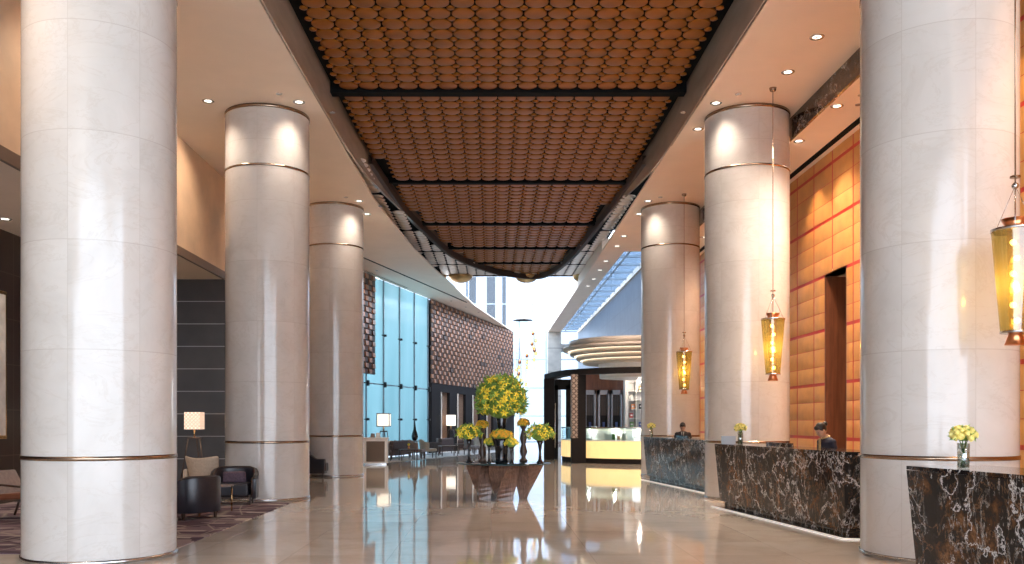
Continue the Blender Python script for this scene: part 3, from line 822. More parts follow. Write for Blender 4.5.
def bouquet(t, c, rad, nleaf, nflower, zmin=-.35, leaf=.09, fr=.06, kind='lily', petal='petal', spiky=0, sq=1.0, inner_=.86):
    lm = MB()
    for _ in range(nleaf):
        d = dir_rand(zmin); rr = rad*(inner_+R.random()*(1.06-inner_)+spiky*R.random())
        p = Vector(c)+Vector((d.x*rr, d.y*rr, d.z*rr*sq))
        q = d.to_track_quat('Z', 'Y') @ Euler((R.uniform(-1.1, 1.1), R.uniform(-1.1, 1.1), R.uniform(0, 6.28))).to_quaternion()
        mt = Matrix.Translation(p) @ q.to_matrix().to_4x4()
        L = leaf*R.uniform(.7, 1.3); W = L*.17
        lm.add([(0, 0, 0), (W, 0, L*.45), (0, .01, L), (-W, 0, L*.45), (0, .012, L*.5)], [(0, 1, 4), (1, 2, 4), (2, 3, 4), (3, 0, 4)], 0, False, mt)
    lm.ball(c, rad*.82, 14, 10, 0, (1, 1, sq))
    lm.build('foliage', 'leaf', t)
    src = None
    for i in range(nflower):
        z = 1-(1-zmin)*(i+.5)/nflower; a = i*2.39996; k = math.sqrt(max(0, 1-z*z)); d = Vector((k*math.cos(a), k*math.sin(a), z))
        d = (d+Vector((R.uniform(-.08, .08), R.uniform(-.08, .08), R.uniform(-.06, .06)))).normalized()
        rr = rad*(1.02+R.uniform(-.03, .06)+spiky*R.random())
        p = Vector(c)+Vector((d.x*rr, d.y*rr, d.z*rr*sq))
        if src is None:
            mb = blossom_mesh(fr) if kind == 'lily' else rose_mesh(fr)
            src = mb.build('blossom' if kind == 'lily' else 'rose', [petal, 'petal_orange'], t); o = src
        else:
            o = src.copy(); COL.objects.link(o); o.parent = t
        o.location = p; q = d.to_track_quat('Z', 'Y') @ Euler((R.uniform(-.4, .4), R.uniform(-.4, .4), R.uniform(0, 6))).to_quaternion()
        o.rotation_mode = 'XYZ'; o.rotation_euler = q.to_euler(); sc = R.uniform(.8, 1.25); o.scale = (sc,)*3
def rose_vase(x, y, z, label, rad=.105):
    t = thing('rose_vase', label, 'flower vase', (x, y, z), 0, 'yellow roses in glass vases on the reception counters')
    MB().lathe([(.045, 0), (.05, .002), (.052, .225), (.049, .225), (.046, .012), (.0001, .012)], 20).build('vase', 'vase_glass', t)
    MB().lathe([(.0001, .014), (.044, .014), (.044, .15), (.0001, .15)], 16).build('water', 'water', t)
    st = MB()
    for k in range(7):
        a = k*.9; st.tube([(math.cos(a)*.02, math.sin(a)*.02, .02), (-math.cos(a)*.025, -math.sin(a)*.025, .23), (-math.cos(a)*.04, -math.sin(a)*.04, .27)], .004, 5)
    st.build('stems', 'stem', t)
    bouquet(t, (0, 0, .295), rad*.80, 50, 26, -.35, .055, .030, 'rose', 'rose', 0, .75, .9)
rose_vase(4.12, 7.85, 1.19, 'glass vase of yellow roses on the nearest counter at far right')
rose_vase(4.53, 16.35, 1.19, 'glass vase of yellow roses beside the sign holder on the middle counter')
rose_vase(4.31, 24.2, 1.19, 'glass vase of yellow roses on the farthest counter')
t = thing('sign_holder', 'silver folded sign holder beside the roses on the middle counter', 'sign holder', (4.42, 16.75, 1.19), -.1)
MB().box(-.13, -.005, 0, .13, .005, .15).build('front_plate', 'spandrel', t, bevel=.002); MB().box(-.13, .05, 0, .13, .06, .148).build('back_plate', 'steel', t); MB().box(-.13, 0, 0, .13, .06, .008).build('foot', 'steel', t)

# ------------------------------------------------------------------ pendant lamps
def pendant(x, y, label):
    t = thing('pendant_lamp', label, 'pendant lamp', (x, y, 2.52), 0, 'tapered glass pendants over the reception')
    MB().lathe([(.135, 0), (.22, 1.05)], 32).build('glass_shade', 'gold_glass', t)
    MB().lathe([(.132, -.01), (.142, -.012), (.142, .012), (.132, .01)], 32).build('lower_rim', 'steel', t)
    MB().lathe([(.214, 1.035), (.226, 1.033), (.226, 1.06), (.214, 1.058)], 32).build('upper_rim', 'steel', t)
    MB().lathe([(.06, .0), (.065, -.03), (.10, -.13), (.0001, -.13)], 24).build('lower_cone', 'copper', t)
    MB().lathe([(.07, 1.04), (.09, 1.08), (.13, 1.16), (.0001, 1.16)], 24).build('upper_cone', 'copper', t)
    MB().lathe([(.055, .02), (.075, 1.03)], 20).build('inner_tube', 'amber_glass', t)
    for k in range(6):
        MB().ball((.02*(-1)**k, 0, .12+.16*k), .030, 10, 8).build('bulb', 'bulb', t)
    MB().tube([(0, 0, 1.15), (0, 0, 5.44)], .007, 6).build('rod', 'bronze', t)
    MB().ball((0, 0, 1.50), .035, 10, 8).build('rod_ball', 'steel', t)
    MB().lathe([(.05, 1.58), (.05, 1.60), (.0001, 1.6)], 12).build('rod_disc', 'bronze', t)
    MB().lathe([(.0001, 5.40), (.055, 5.42), (.07, 5.478), (.0001, 5.479)], 16).build('canopy', 'bronze', t)
    wm = MB()
    for k in range(3):
        a = k*2.09; wm.tube([(math.cos(a)*.215, math.sin(a)*.215, 1.05), (0, 0, 1.5)], .003, 4)
    wm.build('suspension_wires', 'steel', t)
    point(t, (0, 0, .5), 6, (1, .62, .3), .05, 'glow')
pendant(5.37, 9.22, 'tapered amber glass pendant at the right frame edge, nearest of three')
pendant(5.40, 17.24, 'tapered amber glass pendant in front of the middle right column')
pendant(5.42, 25.26, 'tapered amber glass pendant in front of the farthest right column')

# ------------------------------------------------------------------ people
def person(x, y, rz, label, female):
    t = thing('person', label, 'person', (x, y, 0), rz)
    t.scale = (.955,)*3; h = MB()     # faces -y
    bend = .62
    def hd(p): 
        p = Vector(p)-Vector((0, 0, 1.43)); q = Matrix.Rotation(bend, 3, 'X') @ p; return Vector((q.x, q.y, q.z+1.43))
    hm = Matrix.Translation((0, -.035, 1.43)) @ Matrix.Rotation(bend, 4, 'X') @ Matrix.Translation((0, .0, -1.43))
    h.loft([(0, .0, .86, .15, .10), (0, .0, 1.0, .125, .09), (0, 0, 1.2, .15, .10), (0, 0, 1.33, .165, .095), (0, 0, 1.38, .12, .07), (0, -.005, 1.40, .055, .055), (0, -.03, 1.47, .05, .052)], 0, True)
    # head: skull, jaw, nose, ears
    h.ball((0, 0, 1.565), .10, 20, 14, 0, (.76, .95, 1.08), hm)
    h.ball((0, -.035, 1.505), .062, 14, 10, 0, (.90, .95, .95), hm)
    h.add([(-.014, -.088, 1.535), (.014, -.088, 1.535), (0, -.085, 1.58), (0, -.118, 1.538), (0, -.088, 1.525)], [(0, 3, 2), (3, 1, 2), (0, 4, 3), (4, 1, 3)], 0, True, hm)
    for sx_ in (-1, 1): h.ball((sx_*.077, .005, 1.555), .022, 8, 6, 0, (.4, .8, 1.3), hm)
    for sx_ in (-1, 1):
        h.tube([(sx_*.15, 0, 1.34), (sx_*.195, .01, 1.2), (sx_*.205, .0, 1.07), (sx_*.15, -.13, 1.03), (sx_*.10, -.24, 1.03)], [.045, .042, .036, .032, .023], 12)
        h.ball((sx_*.095, -.28, 1.03), .042, 10, 8, 0, (.85, 1.1, .4))
        for f in range(4):
            fx = sx_*(.095+(f-1.5)*.019); L = (.065, .078, .072, .055)[f]
            h.tube([(fx, -.31, 1.035), (fx*.99, -.31-L*.55, 1.03), (fx*.98, -.31-L, 1.012)], [.0088, .0082, .007], 8)
        h.tube([(sx_*.062, -.27, 1.03), (sx_*.042, -.30, 1.025), (sx_*.038, -.325, 1.015)], [.011, .010, .008], 8)
        h.tube([(sx_*.08, 0, .88), (sx_*.09, -.01, .48), (sx_*.09, .01, .09)], [.085, .055, .037], 12)
        h.tube([(sx_*.09, .03, .04), (sx_*.095, -.13, .03)], [.04, .035], 10)
    b = h.build('body', 'skin', t)
    rm = b.modifiers.new('fuse', 'REMESH'); rm.mode = 'VOXEL'; rm.voxel_size = .008; rm.use_smooth_shade = True
    hair = MB(); hair.ball((0, .018, 1.588), .106, 20, 14, 0, (.80, .92, 1.0), hm)
    if female:
        hair.ball((0, .125, 1.60), .045, 12, 10, 0, (1, 1, 1), hm); hair.ball((0, -.035, 1.635), .062, 12, 8, 0, (1.05, .9, .7), hm)
    else:
        hair.ball((0, -.03, 1.645), .06, 12, 8, 0, (1.1, 1, .7), hm)
    hair.build('hair', 'hair', t)
    for sx_ in (-1, 1): MB().ball((sx_*.03, -.083, 1.562), .011, 8, 6, 0, (1.2, .5, .7), hm).build('eye', 'eye', b)
    MB().ball((0, -.092, 1.500), .018, 8, 6, 0, (1.1, .4, .35), hm).build('lips', 'lip', b)
    j = MB()
    j.loft([(0, 0, .80, .175, .125), (0, 0, .95, .15, .112), (0, 0, 1.05, .145, .11), (0, -.01, 1.2, .175, .128), (0, 0, 1.33, .195, .115), (0, 0, 1.385, .14, .09), (0, .005, 1.415, .072, .07)], 0, True)
    for sx_ in (-1, 1):
        j.ball((sx_*.165, 0, 1.325), .068, 12, 8)
        j.tube([(sx_*.16, 0, 1.335), (sx_*.205, .01, 1.2), (sx_*.215, .0, 1.07), (sx_*.155, -.13, 1.035), (sx_*.115, -.215, 1.03)], [.062, .057, .050, .045, .037], 12)
    jk = j.build('jacket', 'navy' if female else 'suit', t)
    rm = jk.modifiers.new('fuse', 'REMESH'); rm.mode = 'VOXEL'; rm.voxel_size = .012; rm.use_smooth_shade = True
    tr = MB()
    tr.loft([(0, 0, .78, .165, .12), (0, 0, .9, .165, .12), (0, 0, 1.0, .14, .10)])
    for sx_ in (-1, 1): tr.tube([(sx_*.08, 0, .88), (sx_*.09, -.01, .48), (sx_*.09, .01, .08)], [.098, .072, .06], 12)
    tr.build('trousers', 'navy' if female else 'suit', t)
    for sx_ in (-1, 1): MB().ball((sx_*.092, -.05, .04), .055, 12, 8, 0, (.85, 2.2, .72)).build('shoe', 'black', t)
    if female:
        MB().tube([(.06*math.cos(a), -.02+.065*math.sin(a), 1.415+(.02*math.sin(a))) for a in [k*PI/8 for k in range(17)]], .016, 8).build('scarf', 'scarf', jk)
        MB().box(-.025, -.142, 1.13, .025, -.128, 1.40).build('jacket_trim', 'scarf', jk)
    else:
        MB().add([(-.045, -.10, 1.40), (.045, -.10, 1.40), (.0, -.14, 1.22), (0, -.10, 1.40)], [(0, 2, 3), (3, 2, 1)]).build('shirt', 'shirt', jk)
        MB().add([(-.012, -.115, 1.395), (.012, -.115, 1.395), (.018, -.15, 1.25), (0, -.15, 1.22), (-.018, -.15, 1.25)], [(0, 1, 2, 3, 4)]).build('tie', 'black', jk)
person(5.50, 14.75, -1.32, 'person in navy jacket and gold scarf with bun, looking down behind the counter', True)
person(5.18, 24.3, -.25, 'person in dark suit with short black hair, looking down behind the farthest counter', False)

# ------------------------------------------------------------------ centre table
TX, TYY = .27, 18.9
t = thing('flower_table', 'round dark glass table on twisted walnut legs in the middle of the floor', 'table', (TX, TYY, 0))
MB().lathe([(.0001, .725), (.97, .725), (.985, .732), (.985, .742), (.97, .75), (.0001, .75)], 64).build('table_top', 'glass_top', t)
def twisted(cx, cy, tw, a0, a1, name='leg'):
    m = MB(); n = 8; vs = []
    for i in range(n+1):
        f = i/n; a = a0+(a1-a0)*f; th = tw*f
        for k in range(4):
            an = th+k*PI/2+PI/4; vs.append((cx*(.80+.2*f)+a*1.35*math.cos(an), cy*(.80+.2*f)+a*1.1*math.sin(an), .725*f))
    fs = [(i*4+k, i*4+(k+1) % 4, (i+1)*4+(k+1) % 4, (i+1)*4+k) for i in range(n) for k in range(4)]+[(3, 2, 1, 0), tuple(n*4+k for k in range(4))]
    m.add(vs, fs); return m.build('leg', 'wood_table', t)
twisted(-.50, -.02, .9, .13, .225); twisted(.0, -.34, 1.1, .17, .25); twisted(.50, -.10, -.9, .085, .25); twisted(.02, .40, -1.1, .13, .23)

def gv(prof, mat_, t, seg=20): return MB().lathe(prof, seg).build('vase', mat_, t)
ZT = .75
def on_table(u, Y): return ((u-491)/900*Y, Y, ZT)
G = 'flower arrangements on the round table'
x, y, z = on_table(501.5, 19.0)
t = thing('flower_arrangement', 'huge domed ball of yellow lilies on a tall black vase, tallest of the table', 'flower arrangement', (x, y, z), 0, G)
gv([(.0001, 0), (.13, 0), (.14, .02), (.10, .12), (.075, .45), (.085, .75), (.13, 1.05), (.125, 1.06), (.0001, 1.0)], 'black_glass', t)
bouquet(t, (0, 0, 1.30), .475, 1300, 95, -.5, .13, .092, 'lily', 'petal', .04, 1.0, .80)
def arrangement(u, Y, label, h, vr, rad, nl, nf, prof=None, vm='black_glass', zm=-.3, sq=.75, spiky=.25, leaf=.09, fr=.075, pet='petal'):
    x, y, z = on_table(u, Y); t = thing('flower_arrangement', label, 'flower arrangement', (x, y, z), 0, G)
    gv(prof or [(.0001, 0), (vr, 0), (vr*.95, .02), (vr*.45, .08), (vr*.35, h*.5), (vr*.55, h*.75), (vr*1.1, h), (vr*1.05, h), (.0001, h-.03)], vm, t)
    bouquet(t, (0, 0, h+rad*sq*.55), rad, nl, nf, zm, leaf, fr, 'lily', pet, spiky, sq, .8)
    return t
arrangement(469, 18.7, 'spray of yellow lilies in a slim black vase, leftmost on the table', .52, .065, .20, 220, 24)
arrangement(540, 18.5, 'spray of yellow lilies in a slim black vase, rightmost on the table', .50, .075, .22, 240, 26)
TU = [(.0001, 0), (.085, 0), (.09, .03), (.05, .07), (.045, .10), (.085, .20), (.06, .30), (.045, .36), (.08, .48), (.05, .60), (.04, .66), (.075, .72), (.075, .74), (.0001, .74)]
arrangement(482.5, 19.1, 'tight yellow flower ball on a turned dark wooden stand, left of the big vase', .72, .08, .115, 90, 26, TU, 'wood_dark', -.2, .8, .0, .05, .058, 'petal_orange')
arrangement(523.5, 19.3, 'tight yellow flower ball on a turned dark wooden stand, right of the big vase', .76, .08, .115, 90, 26, [(r, z*1.05) for r, z in TU], 'wood_dark', -.2, .8, .0, .05, .058, 'petal_orange')
arrangement(501.5, 18.45, 'low wide cluster of yellow flowers in a flared black vase before the tall vase', .50, .14, .22, 160, 46, [(.0001, 0), (.13, 0), (.12, .1), (.13, .3), (.20, .50), (.19, .51), (.0001, .48)], 'black_glass', -.1, .5, 0, .06, .05, 'petal_orange')
arrangement(489, 18.6, 'small yellow flower ball in a thin black vase, behind the left stand', .38, .045, .095, 60, 20, None, 'black_glass', -.3, .9, 0, .05, .042)
arrangement(511.5, 18.2, 'small yellow flower dome in a thin black vase at the front of the table', .36, .05, .125, 90, 28, None, 'black_glass', -.1, .8, 0, .05, .045)

# ------------------------------------------------------------------ seating
def armchair(x, y, rz, label, body, trim_, pillow=None, w=.72, d=.70, hb=.72, leather=True, group=None):
    """tub armchair, opening towards local -y"""
    t = thing('armchair', label, 'armchair', (x, y, 0), rz, group)
    hw, hd_ = w/2, d/2
    # shell: U-shaped upright, higher at the back
    path = []; n = 20
    for i in range(n+1):
        a = i/n
        if a < .3: p = (-hw, -hd_+(d*.62)*(a/.3)); 
        elif a > .7: p = (hw, -hd_+(d*.62)*((1-a)/.3))
        else:
            th = PI - (a-.3)/.4*PI; p = (hw*math.cos(th), hd_*.24+ hd_*.76*math.sin(th))
        e = min(a, 1-a); z = hb*(.72+.28*min(1, max(0, (e-.18)/.2)))
        path.append((p[0], p[1], z))
    m = MB(); vs = []; th_ = .07
    for i, (px_, py_, z) in enumerate(path):
        a0, a1 = path[max(i-1, 0)], path[min(i+1, n)]
        dd = Vector((a1[0]-a0[0], a1[1]-a0[1])).normalized(); nn = Vector((dd.y, -dd.x))
        for (o_, zz) in ((0, .13), (0.02, z-.03), (.0, z), (-th_*1.0, z), (-th_*1.1, z-.04), (-th_, .13)):
            vs.append((px_-nn.x*(-o_) , py_-nn.y*(-o_), zz))
    k = 6; fs = [(i*k+j, (i+1)*k+j, (i+1)*k+(j+1) % k, i*k+(j+1) % k) for i in range(n) for j in range(k)]+[tuple(range(k)), tuple(n*k+j for j in reversed(range(k)))]
    # inward direction check: offset negative should go inwards
    m.add(vs, fs, 0, True); m.build('shell', body, t, bevel=.008)
    MB().tube([(p[0], p[1], p[2]+.004) for p in path]+[], .012, 6).build('rim_trim', trim_, t)
    MB().tube([(-hw-.0, -hd_-.005, .2), (-hw, -hd_-.005, path[0][2])], .014, 6).tube([(hw, -hd_-.005, .2), (hw, -hd_-.005, path[0][2])], .014, 6).build('arm_trim', trim_, t)
    MB().box(-hw+.07, -hd_+.0, .17, hw-.07, hd_-.12, .43).build('seat', body, t, bevel=.04)
    MB().box(-hw+.04, -hd_+.03, .13, hw-.04, hd_-.14, .165).build('seat_frame', trim_, t)
    for sx_ in (-1, 1):
        for sy_ in (-1, 1):
            MB().taper(sx_*(hw-.05), sy_*(hd_-.07) - (.08 if sy_ > 0 else 0), .012, .016, .016, .2, .026, .026).build('leg', trim_, t)
    if pillow:
        MB().box(-.22, -.04, -.11, .22, .04, .11).build('pillow', pillow, t, bevel=.05).location = (0, hd_-.28, .53)
    return t
GA = 'black leather armchairs by the left columns'
armchair(-4.98, 17.45, .12, 'black leather tub armchair with plum cushion, facing us before the column', 'leather', 'wood_dark', 'purple', .76, .62, .72, group=GA)
armchair(-4.92, 14.85, -2.2, 'black leather tub armchair seen from behind beside the nearest column', 'leather', 'wood_dark', None, .72, .66, .71, group=GA)
armchair(-5.05, 26.1, 1.5, 'dark leather armchair peeking out past the middle left column', 'leather', 'wood_dark', None, .70, .66, .74, group=GA)
# high-backed beige chair
def wing_chair(x, y, rz, label, fab, hb=.92, w=.80):
    t = thing('lounge_chair', label, 'armchair', (x, y, 0), rz)
    m = MB(); hw = w/2
    vs = []; nx, nz = 10, 8
    for side in (0, 1):
        for j in range(nz+1):
            for i in range(nx+1):
                u = -1+2*i/nx; f = j/nz
                wv = hw*(.80+.20*f) ; z = .22+(hb-.22)*f
                if j == nz: z += .03*(abs(u)**2)-.03*(1-abs(u))
                yy = .30+.10*f-.22*abs(u)**2.4*(1-.25*f) - side*.09
                vs.append((u*wv, yy, z))
    q = (nx+1)*(nz+1); fs = []
    for j in range(nz):
        for i in range(nx):
            a = j*(nx+1)+i
            fs.append((a, a+nx+1, a+nx+2, a+1)); fs.append((q+a, q+a+1, q+a+nx+2, q+a+nx+1))
    for i in range(nx):
        fs.append((i, i+1, q+i+1, q+i)); b = nz*(nx+1)+i; fs.append((b, q+b, q+b+1, b+1))
    for j in range(nz):
        a = j*(nx+1); fs.append((a, q+a, q+a+nx+1, a+nx+1)); b = a+nx; fs.append((b, b+nx+1, q+b+nx+1, q+b))
    m.add(vs, fs, 0, True); m.build('backrest', fab, t, subd=1)
    MB().box(-hw+.08, -.34, .24, hw-.08, .22, .44).build('seat', fab, t, bevel=.05)
    for sx_ in (-1, 1):
        MB().box(sx_*hw-.05, -.30, .24, sx_*hw+.05, .22, .60).build('armrest', fab, t, bevel=.04)
        for y_ in (-.26, .22): MB().taper(sx_*(hw-.08), y_, .002, .014, .014, .24, .024, .024).build('leg', 'wood_dark', t)
    return t
wing_chair(-6.06, 19.2, 2.9, 'high curved beige upholstered chair behind the black armchairs', 'beige_fabric', .87, .80)
wing_chair(-5.95, 21.9, 2.2, 'low beige chair half hidden behind the high beige chair', 'beige_fabric', .70, .7)
# side table
t = thing('side_table', 'small side table on thin brass legs between the black armchairs', 'table', (-4.80, 16.05, 0))
MB().lathe([(.0001, .45), (.20, .45), (.205, .46), (.20, .475), (.0001, .475)], 24).build('table_top', 'taupe_fabric', t)
for a in (.3, 2.4, 4.5): MB().tube([(.17*math.cos(a), .17*math.sin(a), .012), (.17*math.cos(a), .17*math.sin(a), .455)], .013, 6).build('leg', 'brass', t)
# far left chair (rust seat, purple back)
t = thing('lounge_chair', 'low lounge chair with rust leather seat and plum back at far left frame edge', 'armchair', (-7.72, 14.9, 0), 1.35)
MB().add([(-.36, -.36, .36), (.36, -.36, .36), (.36, .34, .32), (-.36, .34, .32), (-.36, -.36, .47), (.36, -.36, .47), (.36, .34, .42), (-.36, .34, .42)], [(0,3,2,1),(4,5,6,7),(0,1,5,4),(1,2,6,5),(2,3,7,6),(3,0,4,7)]).build('seat', 'rust', t, bevel=.03)
MB().add([(-.38, .26, .40), (.38, .26, .40), (.38, .38, .38), (-.38, .38, .38), (-.34, .46, .80), (.34, .46, .80), (.34, .54, .78), (-.34, .54, .78)], [(0,3,2,1),(4,5,6,7),(0,1,5,4),(1,2,6,5),(2,3,7,6),(3,0,4,7)]).build('backrest', 'taupe_fabric', t, bevel=.03)
for sx_ in (-1, 1):
    MB().tube([(sx_*.38, -.38, .016), (sx_*.38, -.30, .55), (sx_*.38, .38, .60)], .022, 8).build('arm_frame', 'wood_dark', t)
    MB().tube([(sx_*.34, .36, .35), (sx_*.36, .50, .016)], .02, 8).build('leg', 'wood_dark', t)
    MB().tube([(sx_*.34, -.32, .36), (sx_*.38, -.38, .2)], .018, 8).build('brace', 'wood_dark', t)
t = thing('side_table', 'small dark side table beside the far left lounge chair', 'table', (-8.35, 16.5, 0))
MB().lathe([(.0001, .56), (.24, .56), (.24, .59), (.0001, .59)], 24).build('table_top', 'wood_dark', t)
for a in (.3, 2.4, 4.5): MB().tube([(.2*math.cos(a), .2*math.sin(a), .012), (.18*math.cos(a), .18*math.sin(a), .57)], .013, 6).build('leg', 'wood_dark', t)
# artwork at the left edge
t = thing('wall_art', 'tall pale artwork in a gold frame on the dark wall at the left edge', 'picture', (-9.54, 16.6, 0))
MB().box(0, -1.0, 1.27, .05, 1.05, 4.15).build('frame', 'brass', t, bevel=.01); MB().box(.05, -.93, 1.34, .06, .98, 4.08).build('canvas', 'art', t)

# ------------------------------------------------------------------ lamps
def tripod_lamp(x, y, label, zsh0, zsh1, w, shade, p, legs='wood_dark', frame=None):
    t = thing('floor_lamp', label, 'floor lamp', (x, y, 0))
    h = w/2
    shd = MB().box(-h, -h, zsh0, h, h, zsh1).build('lamp_shade', shade, t, bevel=.01)
    if frame:
        f = MB()
        for sx_ in (-1, 1):
            for sy_ in (-1, 1): f.box(sx_*h-.02, sy_*h-.02, zsh0-.01, sx_*h+.02, sy_*h+.02, zsh1+.01)
            for z in (zsh0, zsh1): f.box(-h, sx_*h-.02, z-.02, h, sx_*h+.02, z+.02); f.box(sx_*h-.02, -h, z-.02, sx_*h+.02, h, z+.02)
        f.build('shade_frame', frame, shd)
    MB().tube([(0, 0, zsh0-.20), (0, 0, zsh0)], .02, 8).build('stem', 'brass', t)
    MB().box(-.16, -.04, zsh0-.24, .16, .04, zsh0-.19).build('yoke', legs, t, bevel=.01)
    for dx, dy in ((-.24, -.12), (.24, -.12), (0.05, .28)):
        MB().tube([(dx*.6, dy*.2, zsh0-.22), (dx*1.3, dy*1.3, .013)], [.018, .013], 8).build('leg', legs, t)
    s_ = spot(t, (0, 0, zsh0-.03), p, (1, .75, .5), 2.4, .8, .1)
    return t
tripod_lamp(-7.25, 22.0, 'tripod floor lamp with lit patterned square shade before the dark wall', 1.42, 1.84, .38, 'lamp_pattern', 12, 'wood_dark')
tripod_lamp(-4.55, 38.2, 'floor lamp with lit square shade before the teal glass', 1.42, 1.95, .52, 'lamp_white', 20, 'dark_metal', 'steel')
tripod_lamp(-2.18, 49.0, 'floor lamp with lit square shade before the dark portals', 1.40, 1.98, .50, 'lamp_white', 20, 'dark_metal')

# white host stand
t = thing('host_stand', 'white framed stand with woven taupe front beside the farthest left column', 'stand', (-4.32, 33.8, 0), 0.06)
MB().box(-.45, -.25, .06, .45, .25, .98).build('frame', 'white', t, bevel=.01)
MB().box(-.34, -.262, .12, .34, -.252, .88).build('front_panel', 'weave', t)
MB().box(-.48, -.28, .98, .48, .28, 1.02).build('top', 'white', t, bevel=.008); MB().box(-.40, -.2, 0, .40, .2, .06).build('plinth', 'steel', t)
t = thing('card_holder', 'small folded menu card standing on the white host stand', 'card', (-4.35, 33.8, 1.02), .2)
MB().taper(-.09, 0, 0, .085, .05, .15, .07, .004).build('left_card', 'taupe_fabric', t); MB().taper(.11, .02, 0, .085, .05, .17, .07, .004).build('right_card', 'paper', t)

# lounge rug and furniture in front of the teal glass
rg = MB().prism([(-4.2, 35.4), (-3.3, 37.5), (-2.0, 41.2), (-.55, 45.2), (.9, 49.5), (-1.2, 52.2), (-2.75, 47.0), (-4.85, 39.5), (-5.6, 36.5)], 0, .012)
tag(rg.build('rug', 'rug_pale'), 'pale cream rug under the lounge furniture by the teal glass', 'rug')
def sofa(x, y, rz, label, w, fab, npil=3):
    t = thing('sofa', label, 'sofa', (x, y, 0), rz); h = w/2
    MB().box(-h, -.38, .16, h, .40, .42).build('seat', fab, t, bevel=.04)
    MB().box(-h, .24, .40, h, .44, .80).build('backrest', fab, t, bevel=.05)
    for sx_ in (-1, 1):
        MB().box(sx_*h-.08, -.36, .18, sx_*h+.08, .42, .62).build('armrest', fab, t, bevel=.04)
        for y_ in (-.3, .34): MB().taper(sx_*(h-.05), y_, .013, .015, .015, .17, .022, .022).build('leg', 'wood_dark', t)
    for k in range(npil):
        px_ = -h+.35+k*(w-.7)/max(1, npil-1)
        tf = Matrix.Rotation(.5*(-1)**k, 4, 'Y')
        pl_ = MB().box(-.2, -.06, -.18, .2, .06, .18, 0).build('pillow', ['purple', 'taupe_fabric', 'cream_fabric'][k % 3], t, bevel=.06)
        pl_.location = (px_, .14, .60); pl_.rotation_euler = (.25, .4*(-1)**k, 0)
    return t
sofa(-4.25, 39.2, ANG-PI+.0, 'long brown sofa with tilted cushions along the teal glass', 2.2, 'brown_fabric')
sofa(-2.55, 44.6, ANG-PI, 'brown sofa before the dark portal beside the second lamp', 1.9, 'brown_fabric', 2)
sofa(-1.2, 49.9, ANG-PI, 'far brown sofa behind the leftmost lily vase', 1.9, 'brown_fabric', 2)
def open_chair(x, y, rz, label, fab):
    t = thing('lounge_chair', label, 'armchair', (x, y, 0), rz, 'cream lounge chairs around the low tables')
    MB().box(-.32, -.32, .32, .32, .30, .45).build('seat', fab, t, bevel=.04)
    m = MB(); n = 10; vs = []
    for s__ in (0, 1):
        for j, z in ((0, .36), (1, .62), (2, .86)):
            for i in range(n+1):
                a = PI*i/n; r_ = .36-.06*s__+.02*j
                vs.append((r_*math.cos(a), .02+r_*math.sin(a)*.95, z-(0 if .2 < i/n < .8 else .12*j*.5)))
    q = 3*(n+1); fs = []
    for j in range(2):
        for i in range(n):
            a = j*(n+1)+i; fs += [(a, a+1, a+n+2, a+n+1), (q+a, q+a+n+1, q+a+n+2, q+a+1)]
    for i in range(n): fs += [(i, q+i, q+i+1, i+1), (2*(n+1)+i, 2*(n+1)+i+1, q+2*(n+1)+i+1, q+2*(n+1)+i)]
    for j in range(2):
        a = j*(n+1); fs += [(a, a+n+1, q+a+n+1, q+a), (a+n, q+a+n, q+a+2*n+1, a+2*n+1)]
    m.add(vs, fs, 0, True); m.build('backrest', fab, t, subd=1)
    for sx_ in (-1, 1):
        for y_ in (-.28, .26): MB().taper(sx_*.28, y_, .013, .014, .014, .33, .024, .024).build('leg', 'wood_dark', t)
    return t
open_chair(-2.75, 37.9+1.4, 1.9, 'cream lounge chair with curved back beside the first low table', 'cream_fabric')
open_chair(-3.15, 38.2, 1.4, 'taupe lounge chair before the cream chair near the vase table', 'taupe_fabric')
open_chair(-.62, 46.8, 1.9, 'cream lounge chair behind the leftmost lily vase', 'cream_fabric')
open_chair(-.95, 43.8, 1.2, 'taupe lounge chair farther along the pale rug', 'taupe_fabric')
open_chair(-4.45, 36.7, 2.9, 'brown lounge chair with its back to us behind the host stand', 'brown_fabric')
def low_table(x, y, label, w=.7, h=.48, top='wood_dark', lg='wood_dark'):
    t = thing('low_table', label, 'table', (x, y, 0), .27, 'low lounge tables on the pale rug')
    MB().box(-w/2, -w/2, h-.04, w/2, w/2, h).build('table_top', top, t, bevel=.005)
    for sx_ in (-1, 1):
        for sy_ in (-1, 1): MB().box(sx_*(w/2-.03)-.02, sy_*(w/2-.03)-.02, .013, sx_*(w/2-.03)+.02, sy_*(w/2-.03)+.02, h-.04).build('leg', lg, t)
    return t
low_table(-3.45, 37.4, 'low dark table before the brown sofa', .7, .47)
low_table(-2.0, 42.0, 'low dark table beside the cream chair', .8, .5)
low_table(-1.35, 45.4, 'low dark table near the second lamp', .8, .5)
t = thing('tall_table', 'tall dark console table carrying the teardrop vase', 'table', (-3.55, 41.3, 0), ANG)
MB().box(-.9, -.2, .70, .9, .2, .74).build('table_top', 'wood_dark', t, bevel=.005)
for sx_ in (-1, 1):
    for sy_ in (-1, 1): MB().box(sx_*.85-.02, sy_*.16-.02, .013, sx_*.85+.02, sy_*.16+.02, .70).build('leg', 'wood_dark', t)
t = thing('teardrop_vase', 'tall dark teardrop vase with a needle neck before the teal glass', 'vase', (-3.5, 41.3, .74))
MB().lathe([(.0001, 0), (.06, .0), (.13, .08), (.155, .18), (.13, .32), (.07, .50), (.035, .72), (.015, .95), (.008, 1.0), (.0001, 1.0)], 20).build('body', 'black_glass', t)
MB().lathe([(.05, -.0), (.06, .003), (.055, .012)], 16).build('foot_ring', 'steel', t)
